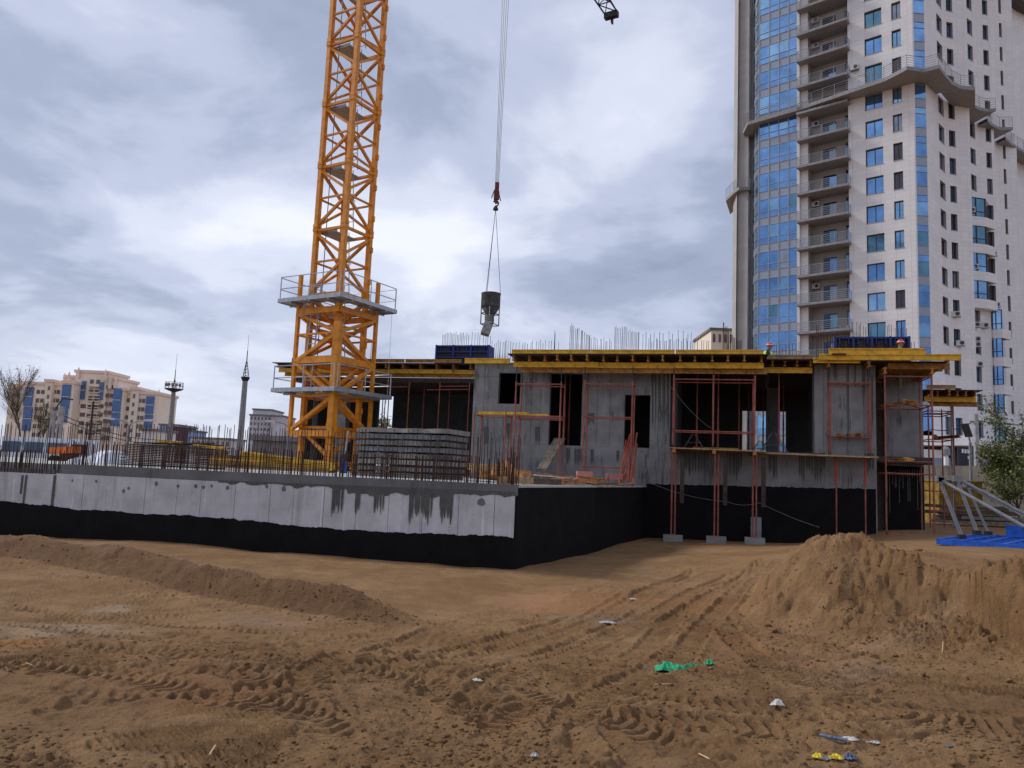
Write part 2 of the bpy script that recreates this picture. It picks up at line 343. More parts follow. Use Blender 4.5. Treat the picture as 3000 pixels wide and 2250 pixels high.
# ------------------------------------------------------------------ plan lines of the site
def flat(v): return Vector((v.x, v.y, 0))
WC = flat(at(1515, 1500, 17.7)); WL0 = flat(at(0, 1480, 21.0)); WD = (WC - WL0).normalized(); WN = Vector((WD.y, -WD.x, 0))     # front retaining wall, WN faces the camera
FA = flat(at(1385, 1200, 30.4)); FB = flat(at(2565, 1200, 26.7)); FU = (FB - FA).normalized(); FV = Vector((-FU.y, FU.x, 0))      # facade of the unfinished building, FV points inward
WJ = FA + FU * ((hitp(1893, 1480, FA, FV) - FA).dot(FU))                                                                         # where the side wall meets the facade
def wallp(px, py, v=0.0): return hitp(px, py, WC + WN * v, WN)
def fac(px, py, v=0.0): return hitp(px, py, FA + FV * v, FV)
def LP(u, v, z): q = FA + FU * u + FV * v; return V(q.x, q.y, z)
def fu(px, py, v=0.0): return (fac(px, py, v) - FA).dot(FU)
def fz(px, py, v=0.0): return fac(px, py, v).z
SD = (WJ - WC).normalized(); SNn = Vector((SD.y, -SD.x, 0))           # side wall; SNn faces right / towards the yard
DECK = 1.90

# ------------------------------------------------------------------ terrain
def hsh(ix, iy, s):
    n = (ix * 374761393 + iy * 668265263 + s * 1442695041) & 0xffffffff
    n = ((n ^ (n >> 13)) * 1274126177) & 0xffffffff
    return ((n ^ (n >> 16)) & 0xffff) / 65535.0
def vn(x, y, s=0):
    ix = np.floor(x).astype(np.int64); iy = np.floor(y).astype(np.int64); fx = x - ix; fy = y - iy
    fx = fx * fx * fx * (fx * (fx * 6 - 15) + 10); fy = fy * fy * fy * (fy * (fy * 6 - 15) + 10)
    a = hsh(ix, iy, s); b = hsh(ix + 1, iy, s); c = hsh(ix, iy + 1, s); d = hsh(ix + 1, iy + 1, s)
    return (a + (b - a) * fx) * (1 - fy) + (c + (d - c) * fx) * fy - .5
def fbm(x, y, f, o=4, g=.5, s=0):
    r = 0; a = 1
    for k in range(o): r = r + a * vn(x * f + 17.3 * k, y * f + 9.1 * k, s + k); f *= 2.03; a *= g
    return r
def sstep(a, b, x): t = np.clip((x - a) / (b - a), 0, 1); return t * t * (3 - 2 * t)
def polyd(x, y, pts):              # distance, arc length and side to a plan polyline
    best = np.full(x.shape, 1e9); ss = np.zeros(x.shape); side = np.zeros(x.shape); acc = 0.
    for (ax, ay), (bx, by) in zip(pts, pts[1:]):
        dx, dy = bx - ax, by - ay; L = math.hypot(dx, dy); t = np.clip(((x - ax) * dx + (y - ay) * dy) / (L * L), 0, 1)
        ex = x - ax - t * dx; ey = y - ay - t * dy; d = np.hypot(ex, ey); m = d < best
        best = np.where(m, d, best); ss = np.where(m, acc + t * L, ss); side = np.where(m, np.sign(dx * ey - dy * ex), side); acc += L
    return best, ss, side
CP = []
def cp(v): CP.append((v[0], v[1], v[2]))
for px, py in ((-500, 1555), (0, 1575), (400, 1590), (800, 1618), (1200, 1650), (1500, 1664)): cp(wallp(px, py))
for t, (px, py) in ((.45, (1700, 1630)), (1, (1893, 1577))):
    cp(hitp(px, py, WC, SNn))
for px, py in ((2000, 1582), (2170, 1588), (2340, 1592)): cp(fac(px, py))
cp(at(2600, 1553, 27)); cp(at(2760, 1580, 24)); cp(at(2790, 1597, 21)); cp(at(3000, 1600, 20.5)); cp(at(2950, 1560, 26)); cp(at(3400, 1600, 22)); cp(at(2700, 1622, 17))
for x in (-7, -3, 0, 3, 7): cp((x, 3.0, .52)); cp((x * 1.2, 6.2, .42 if x > -6 else .5)); 
for x in (-9, -5, -1): cp((x, 10.0, -.02)); cp((x * 1.1, 12.4, -.20))
for x in (2.0, 5.0, 9.0): cp((x, 9.6, .16))
cp((2, 13.5, .0)); cp((4, 18, .05)); cp((5, 22, .08)); cp((-6, 15.5, .05)); cp((-10, 17, .1)); cp((0, 15.2, -.03)); cp((12, 13, .55)); cp((9, 15.5, .55)); cp((14, 8, .5)); cp((-14, 12, .1))
CPa = np.array(CP)
def tps_fit(P):
    n = len(P); d = np.hypot(P[:, None, 0] - P[None, :, 0], P[:, None, 1] - P[None, :, 1]); K = d + 0.0 * np.eye(n)   # linear radial basis: no overshoot
    A = np.zeros((n + 1, n + 1)); A[:n, :n] = K + .02 * np.eye(n); A[:n, n] = 1; A[n, :n] = 1; b = np.zeros(n + 1); b[:n] = P[:, 2]
    return np.linalg.solve(A, b)
CW = tps_fit(CPa)
def base_h(x, y):
    r = np.full(x.shape, CW[-1])
    for (a, b, _), w in zip(CPa, CW[:-1]): r += w * np.sqrt((x - a) ** 2 + (y - b) ** 2 + .09)
    far = sstep(30, 36, y); return r * (1 - far) + .6 * far
berm_px = [(-700, 1560), (-200, 1590), (0, 1607), (200, 1632), (450, 1662), (650, 1694), (850, 1725), (1000, 1748), (1130, 1768), (1270, 1792)]
BERM = [tuple(atz(a, b, .10).xy) for a, b in berm_px]
BL = sum(math.hypot(b[0] - a[0], b[1] - a[1]) for a, b in zip(BERM, BERM[1:]))
def gz(px, py, z=.3): q = atz(px, py, z); return (q.x, q.y)
TRK = [[(1040, 1850), (1160, 1920), (1240, 1985), (1330, 2075), (1370, 2140)], [(1580, 1895), (1440, 1965), (1330, 2030), (1200, 2090)], [(1900, 1740), (1800, 1790), (1680, 1840), (1540, 1900)], [(1700, 1745), (1560, 1785), (1400, 1825), (1200, 1870), (980, 1900)],
    [(2110, 1760), (2150, 1830), (2200, 1890), (2270, 1960), (2350, 2030), (2450, 2060)], [(2080, 1700), (1980, 1770), (1900, 1850), (1850, 1900)], [(-60, 1760), (150, 1795), (330, 1830), (560, 1850)], [(-60, 1690), (200, 1712), (420, 1740), (800, 1780), (1150, 1800)],
    [(100, 1880), (420, 1900), (800, 1935), (900, 1990), (860, 2060)], [(560, 1960), (700, 2000), (830, 2060), (880, 2160)], [(1330, 2190), (1420, 2200), (1500, 2160), (1600, 2080)], [(1700, 2000), (1850, 2060), (2000, 2100), (2250, 2130), (2600, 2130), (3050, 2150)],
    [(1600, 2120), (1850, 2160), (2150, 2180), (2400, 2230)], [(150, 2060), (420, 2090), (700, 2120), (1000, 2200)], [(2250, 1640), (2120, 1700), (2000, 1760), (1890, 1800)], [(1950, 2000), (2000, 1900), (2060, 1800), (2180, 1690)],
    [(1850, 1700), (1700, 1760), (1450, 1850), (1300, 1950), (1250, 2050)], [(2050, 1640), (1850, 1720), (1650, 1800), (1350, 1880), (900, 1960), (300, 1990)], [(2150, 1660), (1950, 1740), (1750, 1830), (1500, 1960), (1380, 2120)], [(-50, 1850), (300, 1870), (650, 1900), (1000, 1950), (1300, 2020)],
    [(-50, 1960), (300, 2000), (600, 2060), (900, 2150), (1000, 2260)], [(1100, 1960), (900, 2020), (600, 2080), (200, 2120)], [(1500, 2000), (1600, 2080), (1800, 2160), (2000, 2260)], [(1300, 1760), (1150, 1830), (1000, 1900), (920, 1980), (930, 2090)], [(2000, 1860), (1900, 1960), (1750, 2060), (1650, 2200)]]
TRACKS = [([gz(*q) for q in t], .30 + .07 * ((i * 7) % 5) / 5, .115 + .02 * ((i * 3) % 4) / 4, .042 - .006 * ((i * 5) % 3)) for i, t in enumerate(TRK)]
def smooth_path(pts, n=5):
    P = [pts[0]] + pts + [pts[-1]]; out_ = []
    for i in range(1, len(P) - 2):
        for k in range(n):
            t = k / n; out_.append(tuple(.5 * (2 * b + (c - a) * t + (2 * a - 5 * b + 4 * c - d) * t * t + (3 * b - a - 3 * c + d) * t ** 3) for a, b, c, d in zip(P[i - 1], P[i], P[i + 1], P[i + 2])))
    return out_ + [pts[-1]]
def ground_h(x, y, fine=True):
    z = base_h(x, y)
    z = z + .10 * fbm(x, y, .35, 3, .5, 3) * sstep(30, 20, y)
    d, s, sd_ = polyd(x, y, BERM); d = d * sd_                       # negative = towards the camera
    wob = .16 * fbm(x, y, .9, 3, .5, 21); dd = d + wob
    end = sstep(BL + .05, BL - 2.2, s) * 1.0
    crest = np.where(dd < 0, sstep(-.52, 0.0, dd), 1 - .9 * sstep(0, .75, dd))
    crest = np.where(s >= BL - 1e-6, 0, crest) * end
    bm = crest * (.34 + .12 * fbm(x, y, 1.3, 3, .5, 33)); z = z + bm
    front = (np.abs(dd + .3) < .75) * end
    z_soft = z.copy()
    if fine:
        near = sstep(26, 6, y)
        rough = .45 + .65 * sstep(-.05, .25, fbm(x, y, .55, 3, .5, 50) + .14 + .22 * sstep(12, 8, y))
        smooth_zone = sstep(.1, .9, dd) * (s < BL - .3)             # the raked strip beside the wall
        amp = near * rough * (1 - .8 * smooth_zone)
        z = z + amp * (.075 * fbm(x, y, 1.6, 3, .55, 60) + .040 * np.abs(fbm(x, y, 4.0, 3, .55, 70)))
        z = z + amp * .030 * (np.abs(fbm(x, y, 9.0, 4, .6, 80)) - .15)
        lump = np.clip(fbm(x, y, 7.5, 4, .6, 90) - .15, 0, 1) * sstep(.0, .22, fbm(x, y, .8, 2, .5, 95)); z = z + amp * .085 * np.minimum(lump, .35)
        # short scalloped scuffs left by wheels, steep on the camera side
        ang = 1.5 * fbm(x, y, .30, 2, .5, 100); ph = (x * np.sin(ang) + y * np.cos(ang)) / .15 + 1.3 * fbm(x, y, 1.3, 4, .55, 110)
        saw = ph - np.floor(ph); saw = np.where(saw < .25, saw / .25, (1 - saw) / .75)
        z = z + amp * .060 * (saw - .5) * sstep(.0, .2, fbm(x, y, 1.0, 3, .55, 120) + .13)
        keep = .55 + .45 * sstep(-.28, .05, fbm(x, y, 1.7, 2, .5, 130)); rimn = .4 + fbm(x, y, 7, 2, .5, 140)
        for pts, w, pit, dep in TRACKS:
            pts = smooth_path(pts); ax_, ay_ = zip(*pts)
            sel = (x > min(ax_) - 1) & (x < max(ax_) + 1) & (y > min(ay_) - 1) & (y < max(ay_) + 1)
            if not sel.any(): continue
            td, ts, tsd = polyd(x[sel], y[sel], pts); L_ = sum(math.hypot(b[0] - a[0], b[1] - a[1]) for a, b in zip(pts, pts[1:]))
            m = sstep(w * .60, w * .46, td) * sstep(0, .4, ts) * sstep(L_, L_ - .4, ts); kk = keep[sel]
            lug = np.sin((ts + .45 * td) * 2 * math.pi / pit); lug = np.clip(lug * 2.2, -1, 1)
            rim = np.exp(-((td - w * .64) / .045) ** 2) * rimn[sel] * sstep(0, .4, ts)
            zs_ = z[sel]; zb_ = z_soft[sel] - dep * .9; zs_ = zs_ * (1 - .8 * m * kk) + (zb_ + dep * .95 * lug) * (.8 * m * kk) + rim * dep * 1.3; z[sel] = zs_
        z = z + front * near * (.05 * np.abs(fbm(x, y, 5, 4, .6, 150)) + .05 * np.clip(fbm(x, y, 9, 2, .5, 160) - .1, 0, 1))
    if fine: z = z_soft + .085 * np.tanh((z - z_soft) / .085)
    return z
crest_px = [(2120, 1815), (2170, 1790), (2200, 1765), (2250, 1722), (2300, 1672), (2335, 1618), (2365, 1585), (2400, 1562), (2450, 1546), (2510, 1541), (2560, 1549), (2610, 1572), (2665, 1596), (2720, 1622), (2790, 1652), (2840, 1655), (2900, 1632), (2960, 1612), (3010, 1600), (3120, 1578), (3300, 1565), (3600, 1580), (3900, 1700)]
CRX = np.array([tuple(at(a, b, float(np.interp(a, [2500, 2720, 2860, 3100], [12.3, 11.3, 10.2, 9.4])))) for a, b in crest_px])
def pile_h(x, y):
    xw = x + .10 * fbm(x, y, 1.1, 3, .5, 205)
    zc = np.interp(xw, CRX[:, 0], CRX[:, 2]); yc = np.interp(xw, CRX[:, 0], CRX[:, 1]) + .15 * fbm(x, y, .9, 2, .5, 206)
    b0 = base_h(x, yc); Hc = np.clip(zc - b0, 0, None) * sstep(CRX[0, 0], CRX[0, 0] + .5, xw)
    dy = yc - y
    kf = np.clip(dy - .18, 0, None); kb_ = np.clip(-dy - .5, 0, None)
    toe = Hc * .46; run = (Hc - toe) / .80
    hf = np.where(kf < run, Hc - .80 * kf, toe * np.exp(-np.clip(kf - run, 0, None) / (1.75 + .4 * fbm(x, y, .7, 2, .5, 207))))
    hb_ = np.clip(Hc - .45 * kb_, 0, None)
    h = np.where(dy >= 0, hf, hb_)
    gul = fbm(x * 3.4 + .5 * fbm(x, y, 1.5, 2, .5, 209), y * .9, 1.0, 4, .55, 210)
    lump = np.clip(fbm(x, y, 5.2, 3, .55, 220) - .13, 0, 1); lump2 = np.clip(fbm(x, y, 11, 3, .55, 225) - .10, 0, 1)
    rg = sstep(.05, .45, h)
    slump = sstep(.0, .12, fbm(x * .8, y * 1.6, 1.3, 3, .5, 226)) * .10 * sstep(.15, .7, h)
    h = h + rg * (.010 * gul + .06 * fbm(x, y, 2.1, 4, .55, 212) + .16 * lump + .10 * lump2 + .03 * fbm(x, y, 9, 3, .6, 230)) - slump
    return (h - .12) * sstep(4.6, 7.0, y)
def pile_mask(h): return np.clip(h, 0, None)

NR, NCOL = 720, 900
inv = np.linspace(1 / 3.3, 1 / 34.0, NR - 28)            # rows evenly spaced in 1/distance
ys = np.concatenate([[-12, -5, 0, 2.2], 1 / inv, np.geomspace(36, 3500, 24)])
tx = np.concatenate([np.linspace(-4, -.90, 14), np.linspace(-.86, .86, NCOL - 28), np.linspace(.90, 4, 14)])
YY, TT = np.meshgrid(ys, tx, indexing='ij'); XX = np.maximum(YY, 3.3) * TT
ZG = ground_h(XX, YY)
HP = pile_h(XX, YY); HPm = np.where(YY < 30, HP, -1)
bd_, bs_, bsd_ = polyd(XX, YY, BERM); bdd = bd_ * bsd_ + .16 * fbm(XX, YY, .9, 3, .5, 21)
DARK_SOIL = sstep(-.62, -.50, bdd) * sstep(.14, .02, bdd) * sstep(BL + .05, BL - .9, bs_)  # darker band from the berm crest down its camera side
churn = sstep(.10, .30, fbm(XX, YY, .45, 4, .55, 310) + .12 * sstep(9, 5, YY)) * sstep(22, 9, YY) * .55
DARK_SOIL = np.clip(np.maximum(DARK_SOIL, churn * (.6 + .8 * fbm(XX, YY, 3.0, 3, .6, 315))), 0, 1)
def add_attr(me, vals): at_ = me.attributes.new('dark_soil', 'FLOAT', 'POINT'); at_.data.foreach_set('value', vals.astype(np.float32))
def grid_faces(mask=None):
    idx = np.arange(NR * NCOL).reshape(NR, NCOL)
    q = np.stack([idx[:-1, :-1], idx[:-1, 1:], idx[1:, 1:], idx[1:, :-1]], -1)
    if mask is not None: q = q[mask]
    return q.reshape(-1, 4)
def np_mesh(name, verts, faces, m, att=None):
    used = np.unique(faces); remap = np.full(len(verts), -1); remap[used] = np.arange(len(used)); verts = verts[used]; faces = remap[faces]
    me = bpy.data.meshes.new(name); n, f = len(verts), len(faces)
    me.vertices.add(n); me.vertices.foreach_set('co', verts.astype(np.float32).ravel())
    me.loops.add(f * 4); me.loops.foreach_set('vertex_index', faces.astype(np.int32).ravel())
    me.polygons.add(f); me.polygons.foreach_set('loop_start', np.arange(0, f * 4, 4, dtype=np.int32)); me.polygons.foreach_set('loop_total', np.full(f, 4, dtype=np.int32))
    me.update(calc_edges=True); me.validate(); me.materials.append(MATS[m]); me.shade_smooth()
    if att is not None: add_attr(me, att[used])
    return me
vg = np.stack([XX, YY, ZG], -1).reshape(-1, 3)
o = bpy.data.objects.new('ground', np_mesh('ground', vg, grid_faces(), 'sand', DARK_SOIL.ravel())); COL.link(o); tag(o, kind='structure')
pm = HPm > 0.012
cell = pm[:-1, :-1] | pm[1:, :-1] | pm[:-1, 1:] | pm[1:, 1:]
vp = np.stack([XX, YY, ZG + np.where(pm, HPm, -.02)], -1).reshape(-1, 3)
o = bpy.data.objects.new('sand_pile', np_mesh('sand_pile', vp, grid_faces(cell), 'sand', (DARK_SOIL * .6).ravel())); COL.link(o)
tag(o, 'large heap of loose brown sand at the right of the yard', 'sand pile')
def gh(x, y):
    a = np.array([[float(x)]]); b = np.array([[float(y)]]); z = ground_h(a, b)[0, 0]; h = pile_h(a, b)[0, 0]
    return float(z + (h if h > .012 else 0))
MB().box((0, 0, -1.6), (7000, 7000, .2)).build('outer_ground', 'sand'); tag(bpy.data.objects['outer_ground'], kind='structure')

# ------------------------------------------------------------------ concrete deck behind the retaining wall
wl_left = flat(wallp(-420, 1480))
deckpts = [wl_left - WN * .3, WC - WN * .3 + WD * -.12, WJ - SNn * .12, WJ + FV * .2, LP(0, .2, 0), LP(0, 12, 0), LP(-34, 12, 0)]
mb = MB().prism([(q.x, q.y) for q in deckpts], DECK - .3, DECK)
tag(mb.build('concrete_deck', 'slab_white'), kind='structure')

# ------------------------------------------------------------------ front retaining wall
RW = thing('retaining_wall', (WC.x, WC.y, 0), 'long low concrete retaining wall with black coated foot and rebar rows on top', 'wall')
TOPZ = wallp(800, 1388).z
TOPL = wallp(80, 1386).z
uS = (flat(wallp(178, 1400)) - WC).dot(WD); uL = (wl_left - WC).dot(WD)
def wp_(u, v, z): q = WC + WD * u - WN * v; return V(q.x, q.y, z)      # v into the wall
ax = (WD, -WN, V(0, 0, 1))
joint = wallp(800, 1418).z
cuts = [uL] + [(flat(wallp(x, 1450)) - WC).dot(WD) for x in (-320, -230, -130, -20, 70, 158, 241, 331, 424, 518, 588, 688, 791, 860, 950, 1045, 1140, 1240, 1345, 1450)] + [0]
for k, (a, b) in enumerate(zip(cuts, cuts[1:])):      # each pour of formwork leaves a panel with an open joint
    t = .004 + .008 * random.random(); zt = joint if b > uS + .05 else TOPL
    MB().box(wp_((a + b) / 2, .15 + t, (zt - .6) / 2), (b - a - .012, .30, zt + .6), ax).build('wall_panel', 'concrete_wall', RW)
MB().box(wp_(uL / 2, .19, .6), (-uL - .02, .18, 2.3), ax).build('wall_core', 'concrete_wet', RW)
MB().box(wp_(uS / 2, .15, (joint + TOPZ) / 2 + .003), (-uS, .30, TOPZ - joint - .004), ax).build('wall_cap', 'concrete_wet', RW)
mb = MB().quad(wp_(uS, -.004, joint), wp_(uS, -.004, TOPZ), wp_(uS - .12, .05, joint + .02))
# damp run-off with a ragged edge, and paler crust, each a thin skin on the wall face
def skin(px0, px1, top, depth_fn, m, name, v, n=60):
    mb = MB(); prev = None
    for k in range(n + 1):
        px = px0 + (px1 - px0) * k / n; a = wallp(px, top(px)); a = a + WN * v; b = a - V(0, 0, max(.01, depth_fn(px)))
        if prev: mb.quad(prev[0], prev[1], b, a)
        prev = (a, b)
    return mb.build(name, m, RW)
def n1(x, s): return float(fbm(np.array([x * .031 + s]), np.array([s * 3.7]), 1.0, 4, .55, 400 + int(s))[0])
jpx = lambda px: 1361 + (px - 194) * .0398 + 30
skin(640, 1511, lambda px: jpx(px) - 2, lambda px: .07 + .12 * n1(px, 1.0) + (.10 if 1020 < px < 1290 else 0), 'wet_stain', 'damp_stain', .006, 160)
for x0, w, dep in ((975, 34, 1.05), (1043, 15, .95), (1098, 30, .95), (1201, 26, 1.1), (1222, 48, 1.12), (1290, 40, 1.0)):
    x = x0
    while x < x0 + w:
        ww = random.uniform(2.5, 9); d_ = dep * random.uniform(.55, 1.0) * .80
        xm = (x + min(x + ww, x0 + w)) / 2; hwid = max(.5, (min(x + ww, x0 + w) - x) / 2)
        skin(x, min(x + ww, x0 + w), lambda px: jpx(px) + 2, lambda px: d_ * (1 - .35 * (abs(px - xm) / hwid) ** 1.5), 'wet_stain', 'water_streak', .009 + .003 * random.random(), 6); x += ww + random.choice((0, 0, 1.5, 3))
skin(158, 166, lambda px: 1392, lambda px: .82, 'wet_stain', 'water_streak', .008, 3); skin(64, 70, lambda px: 1392, lambda px: .5, 'wet_stain', 'water_streak', .008, 3); skin(75, 81, lambda px: 1392, lambda px: .8, 'wet_stain', 'water_streak', .008, 3)
patch_m = {}
for px, py, r in ((282, 1410, .04), (362, 1439, .055), (377, 1430, .04), (458, 1416, .06), (522, 1424, .05), (574, 1424, .06), (596, 1427, .05), (620, 1424, .04), (667, 1429, .06), (782, 1425, .05), (832, 1432, .07), (1410, 1472, .10), (212, 1408, .035)):
    c = wallp(px, py) + WN * .007; pts = []
    for k in range(9):
        a = k * 2 * math.pi / 9; rr = r * random.uniform(.7, 1.15); pts.append(c + WD * math.cos(a) * rr * .9 + V(0, 0, 1) * math.sin(a) * rr)
    mb = MB(); mb.quad(*pts); mb.build('repair_patch', 'concrete_wet', RW)
# black bitumen coat with a brushed upper edge
edge = [(-420, 1440), (0, 1467), (40, 1472), (158, 1484), (235, 1494), (300, 1497), (497, 1508), (560, 1511), (678, 1520), (800, 1533), (881, 1542), (1000, 1551), (1197, 1562), (1423, 1569), (1515, 1577)]
mb = MB(); prev = None; ep = np.array(edge)
for k in range(241):
    px = -420 + (1515 + 420) * k / 240; py = np.interp(px, ep[:, 0], ep[:, 1]) + 5 * n1(px, 8.0) + (random.random() - .5) * 2.5
    a = wallp(px, py) + WN * .014; b = V(a.x, a.y, -.6)
    if prev: mb.quad(prev[0], prev[1], b, a)
    prev = (a, b)
mb.quad(prev[0], prev[1], prev[1] - WN * .014, prev[0] - WN * .014); mb.build('bitumen_coat', 'bitumen', RW)
# side wall, fully coated, with the pale slab edge on top
sl_ = (WJ - WC).length
mb = MB().box((WC + WJ) / 2 - SNn * .10 + V(0, 0, (DECK - .6) / 2 - .03), (sl_, .20, DECK + .54), (SD, -SNn, V(0, 0, 1))); mb.build('side_wall', 'bitumen', RW)
MB().box((WC + WJ) / 2 - SNn * .11 + V(0, 0, DECK - .02), (sl_ - .05, .24, .05), (SD, -SNn, V(0, 0, 1))).build('slab_edge', 'slab_white', RW)
# starter bars: a tall thin row and a short thick row
rb_t = unit_tube('rebar', .0085, 'rebar_dark', 5); rb_s = unit_tube('rebar', .0125, 'rebar_rust', 5); rb_w = unit_tube('tie_bar', .006, 'rebar_rust', 5)
u = uL + .1; tall = 0
while u < -.05:
    z0 = (TOPZ if u > uS else TOPL) - .03
    for du in ((0, .055) if random.random() < .35 else (0,)):
        h = 1.16 + random.uniform(-.07, .07) + (.18 if u < uS - .0 else 0); lx, ly = random.gauss(0, .012), random.gauss(0, .012)
        p_ = wp_(u + du, .24, z0); along(rb_t, 'rebar', p_, p_ + V(lx, ly, h) , RW); tall += 1
    u += .105 + random.uniform(-.03, .04)
u = uL + .05
while u < -.02:
    z0 = (TOPZ if u > uS else TOPL) - .03; h = .62 + random.uniform(-.05, .05); lx, ly = random.gauss(0, .012), random.gauss(0, .012)
    for v_ in ((.06,) if random.random() < .55 else (.06, .20)):
        p_ = wp_(u + random.uniform(-.02, .02), v_, z0); along(rb_s, 'rebar', p_, p_ + V(lx, ly, h), RW)
    u += .105 + random.uniform(-.03, .03)
for zz_ in (.12, .30, .47, .62, .78, .94):
    along(rb_w, 'tie_bar', wp_(-5.35, .235, TOPZ + zz_), wp_(-1.45, .235, TOPZ + zz_ - .0), RW)
for zz_ in (.16, .27, .40): along(rb_w, 'tie_bar', wp_(-8.6, .21, TOPZ + zz_), wp_(-4.8, .21, TOPZ + zz_ - .01), RW)
for k in range(14): along(rb_s, 'rebar', *(lambda q: (q, q + V(random.gauss(0, .03), random.gauss(0, .03), random.uniform(.5, .95))))(wp_(-.55 + .035 * k, .24, TOPZ - .03)), RW)

# ------------------------------------------------------------------ unfinished concrete building
UB = thing('unfinished_building', LP(8, 3, 0), 'unfinished grey concrete building shell with dark openings and black coated base', 'building')
FAX = (FU, FV, V(0, 0, 1))
def fbox(u0, u1, v0, v1, z0, z1, m, name, parent=None, mb=None):
    mb2 = mb or MB(); mb2.box(LP((u0 + u1) / 2, (v0 + v1) / 2, (z0 + z1) / 2), (abs(u1 - u0), abs(v1 - v0), abs(z1 - z0)), FAX)
    return mb2 if mb is not None else mb2.build(name, m, parent)
FLOOR = fz(1960, 1313); CEIL = fz(1900, 1086) ; WT = .25
Zl = -.5
def pu(px, py=1200): return fu(px, py)
# openings as (px0, px1, py_top, py_bottom)
OPS = [(1460, 1524, 1092, 1183), (1609, 1704, 1094, 1309), (1829, 1904, 1157, 1313)]
ops = [(pu(a, (c + d) / 2), pu(b, (c + d) / 2), fz((a + b) / 2, d), fz((a + b) / 2, c)) for a, b, c, d in OPS]
uA, uB = pu(1385), pu(1963)
Z1 = fz(1420, 1066)
def holed(u0, u1, z0, z1, holes, v0, v1, m, name):
    us = sorted({u0, u1, *[h[0] for h in holes], *[h[1] for h in holes]}); mb = None
    for a, b in zip(us, us[1:]):
        hs = sorted([h for h in holes if h[0] <= a + 1e-6 and h[1] >= b - 1e-6], key=lambda h: h[2]); z = z0
        for h in hs:
            if h[2] - z > .01: fbox(a, b, v0, v1, z, h[2], m, name, UB)
            z = h[3]
        if z1 - z > .01: fbox(a, b, v0, v1, z, z1, m, name, UB)
sill = FLOOR - .02
holed(uA, uB, sill + .004, Z1, ops, 0, WT, 'concrete_facade', 'wall_panel')
fbox(uA, pu(1893, 1400), 0.0, WT + .05, DECK - .2, sill, 'concrete_facade', 'plinth_wall', UB)
uC, uD = pu(2386), pu(2566)
fbox(pu(1893, 1400) + .002, uD, -.01, WT + .05, Zl, sill, 'concrete_facade', 'plinth_wall', UB)
# formwork board joints on the facade: fine recess lines as separate shallow battens of grout
Z2 = fz(2450, 1068)
fbox(uC, uD, 0, .6, sill + .004, Z2, 'concrete_facade', 'wall_panel', UB)
for px in (1420, 1488, 1560, 1585, 1752, 1790, 1930, 2412, 2482, 2530):
    zt = Z1 - .05 if px < 2000 else Z2 - .05; u_ = pu(px, 1120)
    if any(h[0] - .02 < u_ < h[1] + .02 for h in ops): zt0 = fz(px, 1190) if px == 1488 else None
    else: zt0 = zt
    if zt0: fbox(u_ - .008, u_ + .008, -.008, .002, sill + .05, zt0, 'concrete_wet', 'form_seam', UB)
for a, b, py in ((1386, 1459, 1103), (1535, 1607, 1130), (2388, 2564, 1098)):
    fbox(pu(a), pu(b), -.007, .002, fz((a + b) / 2, py) - .008, fz((a + b) / 2, py) + .008, 'concrete_wet', 'form_seam', UB)
# dark water runs on the facade
for px, w, y0, y1 in ((1912, 5, 1090, 1300), (1921, 4, 1090, 1290), (1932, 7, 1085, 1250), (1945, 8, 1085, 1310), (1957, 6, 1085, 1312), (1795, 5, 1205, 1240), (2484, 8, 1070, 1322), (2448, 10, 1068, 1140), (2505, 4, 1070, 1170), (2530, 9, 1068, 1200), (2556, 6, 1100, 1320),
                    (1665, 12, 1313, 1370), (1695, 24, 1315, 1368), (1735, 10, 1316, 1365), (1810, 8, 1320, 1370), (1905, 30, 1330, 1390), (1935, 8, 1322, 1410), (1950, 6, 1322, 1410), (1425, 14, 1250, 1330), (1490, 12, 1240, 1300), (1575, 14, 1250, 1312), (1730, 22, 1210, 1250)):
    k = px - w / 2
    while k < px + w / 2:
        ww = random.uniform(1.2, 4); ye = y1 - (y1 - y0) * random.uniform(0, .35)
        a, b, c, d = fac(k, y0, -.009), fac(min(k + ww, px + w / 2), y0, -.009), fac(min(k + ww, px + w / 2), ye, -.009), fac(k, ye, -.009)
        MB().quad(d.lerp(c, .5), c.lerp(b, .3), b, a, d.lerp(a, .3)).build('water_streak', 'wet_stain', UB); k += ww + random.uniform(0, 1.4)
for px, w in ((2015, 40), (2060, 30), (2150, 40), (2265, 26), (2360, 40), (2400, 30), (2545, 24)):
    k = px - w / 2
    while k < px + w / 2:
        ww = random.uniform(3, 9); y0 = 1322 + (px - 2000) * .012; ye = random.uniform(1370, 1415) + (px - 2000) * .018
        a, b, c, d = fac(k, y0, -.018), fac(k + ww, y0, -.018), fac(k + ww, ye, -.018), fac(k, ye, -.018)
        MB().quad(d.lerp(c, .5), c.lerp(b, .3), b, a, d.lerp(a, .3)).build('water_streak', 'wet_stain', UB); k += ww + random.uniform(0, 3)
# black base coat on the lower wall, ragged top
mb = MB(); prev = None
for k in range(101):
    px = 1893 + (2566 - 1893) * k / 100; py = 1418 + (px - 1900) * .0226 + 3 * n1(px, 12.0) + random.uniform(-1.2, 1.2)
    a = fac(px, py, -.022); b = V(a.x, a.y, Zl)
    if prev: mb.quad(prev[0], prev[1], b, a)
    prev = (a, b)
mb.build('bitumen_coat', 'bitumen', UB)
